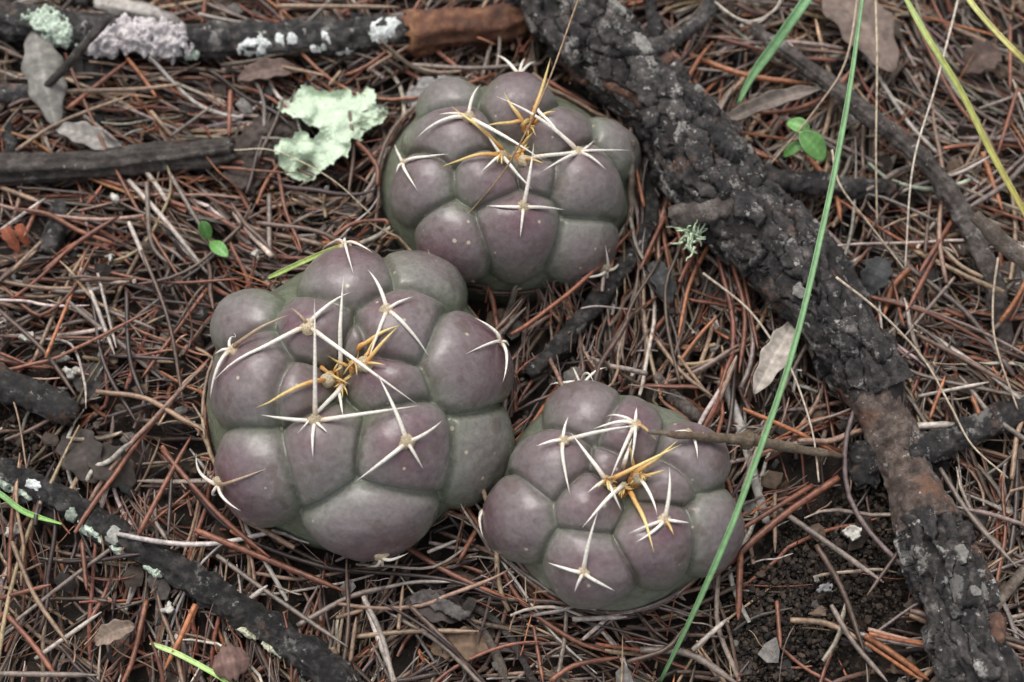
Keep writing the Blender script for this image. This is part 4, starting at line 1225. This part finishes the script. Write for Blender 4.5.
mat_layer('needle_litter', 7200, .008, .042, .000, .0052, 21, .0004, .0008, 'deep mat of old dark pine needles covering the soil', True)
mat_layer('needle_litter', 2000, .012, .055, .0035, .0085, 22, .00045, .00082, 'loose upper layer of mixed brown pine needles', False)
mat_layer('fine_litter', 7500, .004, .022, .001, .0090, 23, .00014, .00034, 'fine grey rootlets and broken needle bits in the litter', False, 3)

# the single needles lying on top, up to three hundred in all
P, pix, g = scatter(900, .022, .07, .0080, .0112, 31, xr=.145, yr=.105)
names, rgb = colours(len(P), pix, g, False)
inside = (pix[:, 0] > -10) & (pix[:, 0] < W + 10) & (pix[:, 1] > -10) & (pix[:, 1] < H + 10)
for q in np.where(inside)[0]:
    if NCOUNT[0] >= 300: break
    needle_obj(spline(P[q], 16), g.uniform(.00042, .00078), names[q], rgb[q])

# thin pale grass stems hanging over the litter
def stem(k, pts, label, colr=(.42, .34, .24), r=.00036, cat='straw'):
    rows = np.array([at(*zp(k, p), p[2] * .001) for p in pts])
    V, F, rg = tube(spline(rows, 40), np.linspace(r, r * .7, 40), 6)
    tag(mesh('straw', V, F, M['needle'], col=colr), label, cat)
stem(0, [(590, -30, 50), (578, 0, 50), (545, 90, 48), (508, 165, 40), (470, 212, 30), (450, 236, 24)], 'thin brown grass stem crossing the grey green cactus', (.24, .16, .09), .0003)
stem(0, [(966, -30, 30), (958, 0, 30), (936, 85, 28), (913, 166, 24), (905, 269, 12)], 'thin whitish dry stem hanging past the long bare twig', (.5, .44, .36))
stem(0, [(875, -20, 30), (877, 60, 28), (876, 150, 22), (877, 224, 12)], 'straight thin tan dry stem beside the long green grass blade')
stem(0, [(832, 150, 22), (840, 185, 22), (870, 225, 17), (905, 270, 11)], 'thin pale dry stem curving below the heart-leaved seedling')
stem(0, [(836, 277, 30), (880, 312, 26), (922, 357, 20), (950, 405, 16), (972, 445, 14), (1008, 478, 11)], 'long pale dry stem arching down from the charred branch', (.46, .38, .28))
stem(0, [(703, 273, 14), (747, 308, 14), (775, 345, 14), (793, 373, 14), (812, 430, 14), (819, 482, 13)], 'thin pale dry stem curling beside the pale tan leaf', (.42, .36, .28))
stem(0, [(998, 258, 16), (993, 300, 18), (996, 345, 17), (1018, 410, 12)], 'thin tan dry stem beside the end of the long bare twig', (.38, .30, .22))
stem(0, [(860, -20, 32), (846, 60, 30), (815, 110, 24), (770, 165, 14)], 'thin tan dry stem bent across the large brown leaf', (.36, .28, .2))
stem(0, [(234, 150, 15), (275, 151, 17), (330, 178, 15), (372, 215, 12)], 'hair-thin straw stem running from the split grey stick', (.46, .40, .28), .00022)
stem(0, [(700, -10, 14), (742, 20, 16), (772, 12, 16), (785, -12, 14)], 'thin whitish curled stem beside the broad grass blade', (.48, .42, .34))

# ------------------------------------------------------------------ crumbs
def crumbs(name, N, smin, smax, palette, label, seed, spots=None, flat=.6, zoff=.002):
    g = np.random.default_rng(seed)
    if spots is None:
        x, y = g.uniform(-.2, .2, N), g.uniform(-.14, .19, N)
    else:
        sp = np.array(spots)[g.integers(0, len(spots), N)]
        p = at(sp[:, 0] + g.normal(0, 1, N) * sp[:, 2], sp[:, 1] + g.normal(0, 1, N) * sp[:, 2], .004)
        x, y = p[:, 0], p[:, 1]
    ok = np.ones(N, bool)
    for (C, R, k) in CACTI: ok &= np.hypot(x - C[0], y - C[1]) > R
    x, y = x[ok], y[ok]; N = len(x)
    ph = (1 + 5 ** .5) / 2
    iv = nrm(np.array([(-1, ph, 0), (1, ph, 0), (-1, -ph, 0), (1, -ph, 0), (0, -1, ph), (0, 1, ph), (0, -1, -ph), (0, 1, -ph), (ph, 0, -1), (ph, 0, 1), (-ph, 0, -1), (-ph, 0, 1)]))
    fi = np.array([(0, 11, 5), (0, 5, 1), (0, 1, 7), (0, 7, 10), (0, 10, 11), (1, 5, 9), (5, 11, 4), (11, 10, 2), (10, 7, 6), (7, 1, 8), (3, 9, 4), (3, 4, 2), (3, 2, 6), (3, 6, 8), (3, 8, 9), (4, 9, 5), (2, 4, 11), (6, 2, 10), (8, 6, 7), (9, 8, 1)])
    s = g.uniform(smin, smax, N) * g.choice([1, .5], N)
    V = iv[None] * (1 + g.normal(0, .22, (N, 12, 1))) * s[:, None, None] * np.stack([g.uniform(.7, 1.5, N), g.uniform(.6, 1.1, N), np.full(N, flat)], -1)[:, None]
    a = g.uniform(0, 6.28, N)
    ca, sa = np.cos(a)[:, None], np.sin(a)[:, None]
    vx, vy = V[..., 0] * ca - V[..., 1] * sa, V[..., 0] * sa + V[..., 1] * ca
    tl = g.normal(0, .35, N)[:, None]
    vz = V[..., 2] + vx * tl
    X = np.stack([vx + x[:, None], vy + y[:, None], vz + (terrain(x, y) + g.uniform(0, zoff, N))[:, None]], -1).reshape(-1, 3)
    F = (fi[None] + (np.arange(N) * 12)[:, None, None]).reshape(-1, 3)
    pc = np.array(palette)[g.integers(0, len(palette), N)] * g.uniform(.7, 1.3, (N, 1))
    tag(mesh(name, X, F, M['chip'], col=np.repeat(pc, 12, 0), smooth=False, at_=(0, 0, 0)), label, 'crumbs', None, 'stuff')
SOILP = [(.02, .016, .013), (.035, .026, .02), (.055, .04, .03), (.015, .013, .012)]
crumbs('soil_crumbs', 7000, .0004, .0014, SOILP, 'dark soil crumbs between the needles', 41)
crumbs('soil_crumbs', 9000, .00025, .0010, SOILP + [(.05, .036, .027)], 'loose black soil crumbs on bare patches beside the charred branch', 42,
       [(850, 590, 40), (780, 620, 35), (890, 520, 25), (30, 440, 25), (820, 560, 30), (750, 640, 25)], .7, .004)
crumbs('bark_crumbs', 1600, .0010, .0032, [(.03, .025, .022), (.06, .045, .036), (.10, .07, .05), (.02, .02, .02), (.14, .13, .12)], 'flat dark bark crumbs scattered in the litter', 43, None, .3, .009)
crumbs('bark_flakes', 220, .0025, .0055, [(.03, .024, .02), (.05, .036, .028), (.085, .055, .04), (.02, .018, .017), (.07, .06, .055)], 'larger flat brown bark flakes lying among the needles', 44, None, .16, .007)
crumbs('pale_crumbs', 260, .0004, .0011, [(.35, .33, .30), (.25, .22, .18), (.42, .40, .36)], 'tiny pale grit and lichen specks in the litter', 45, None, .6, .010)

# white lichen crumbs
for q, (x, y, r, lb) in enumerate([(27, 335, 8, 'white speckled lichen crumb beside a pale needle'), (62, 358, 7, 'small white lichen crumb above the charred stick end'), (73, 371, 9, 'largest cream lichen crumb beside the charred stick end'),
        (115, 197, 6, 'bluish white lichen crumb under the split grey stick'), (108, 256, 5, 'little pale crumb of lichen among grey needles'), (853, 532, 10, 'crumpled whitish flake beside the bare soil'), (825, 588, 8, 'glossy grey flake on the bare soil'),
        (167, 606, 6, 'pale lichen crumb stuck under the black branch'), (12, 530, 8, 'white flecked chip under the black branch'), (893, 508, 5, 'small round pale seed beside the charred branch'), (258, 253, 6, 'small cream chip near the two-leaved seedling')]):
    pl = [(x + r * (1 + .25 * math.sin(a * 3 + q)) * math.cos(a), y + r * .8 * (1 + .25 * math.cos(a * 2 + q)) * math.sin(a)) for a in np.linspace(0, 6.283, 14, endpoint=False)]
    grid_sheet('lichen_crumb', 0, pl, .0095, .0022, (.42, .40, .36) if q != 6 else (.2, .19, .19), M['lichen'], lb, 'crumb', .001, .0018, .7, .0015, 2.6)
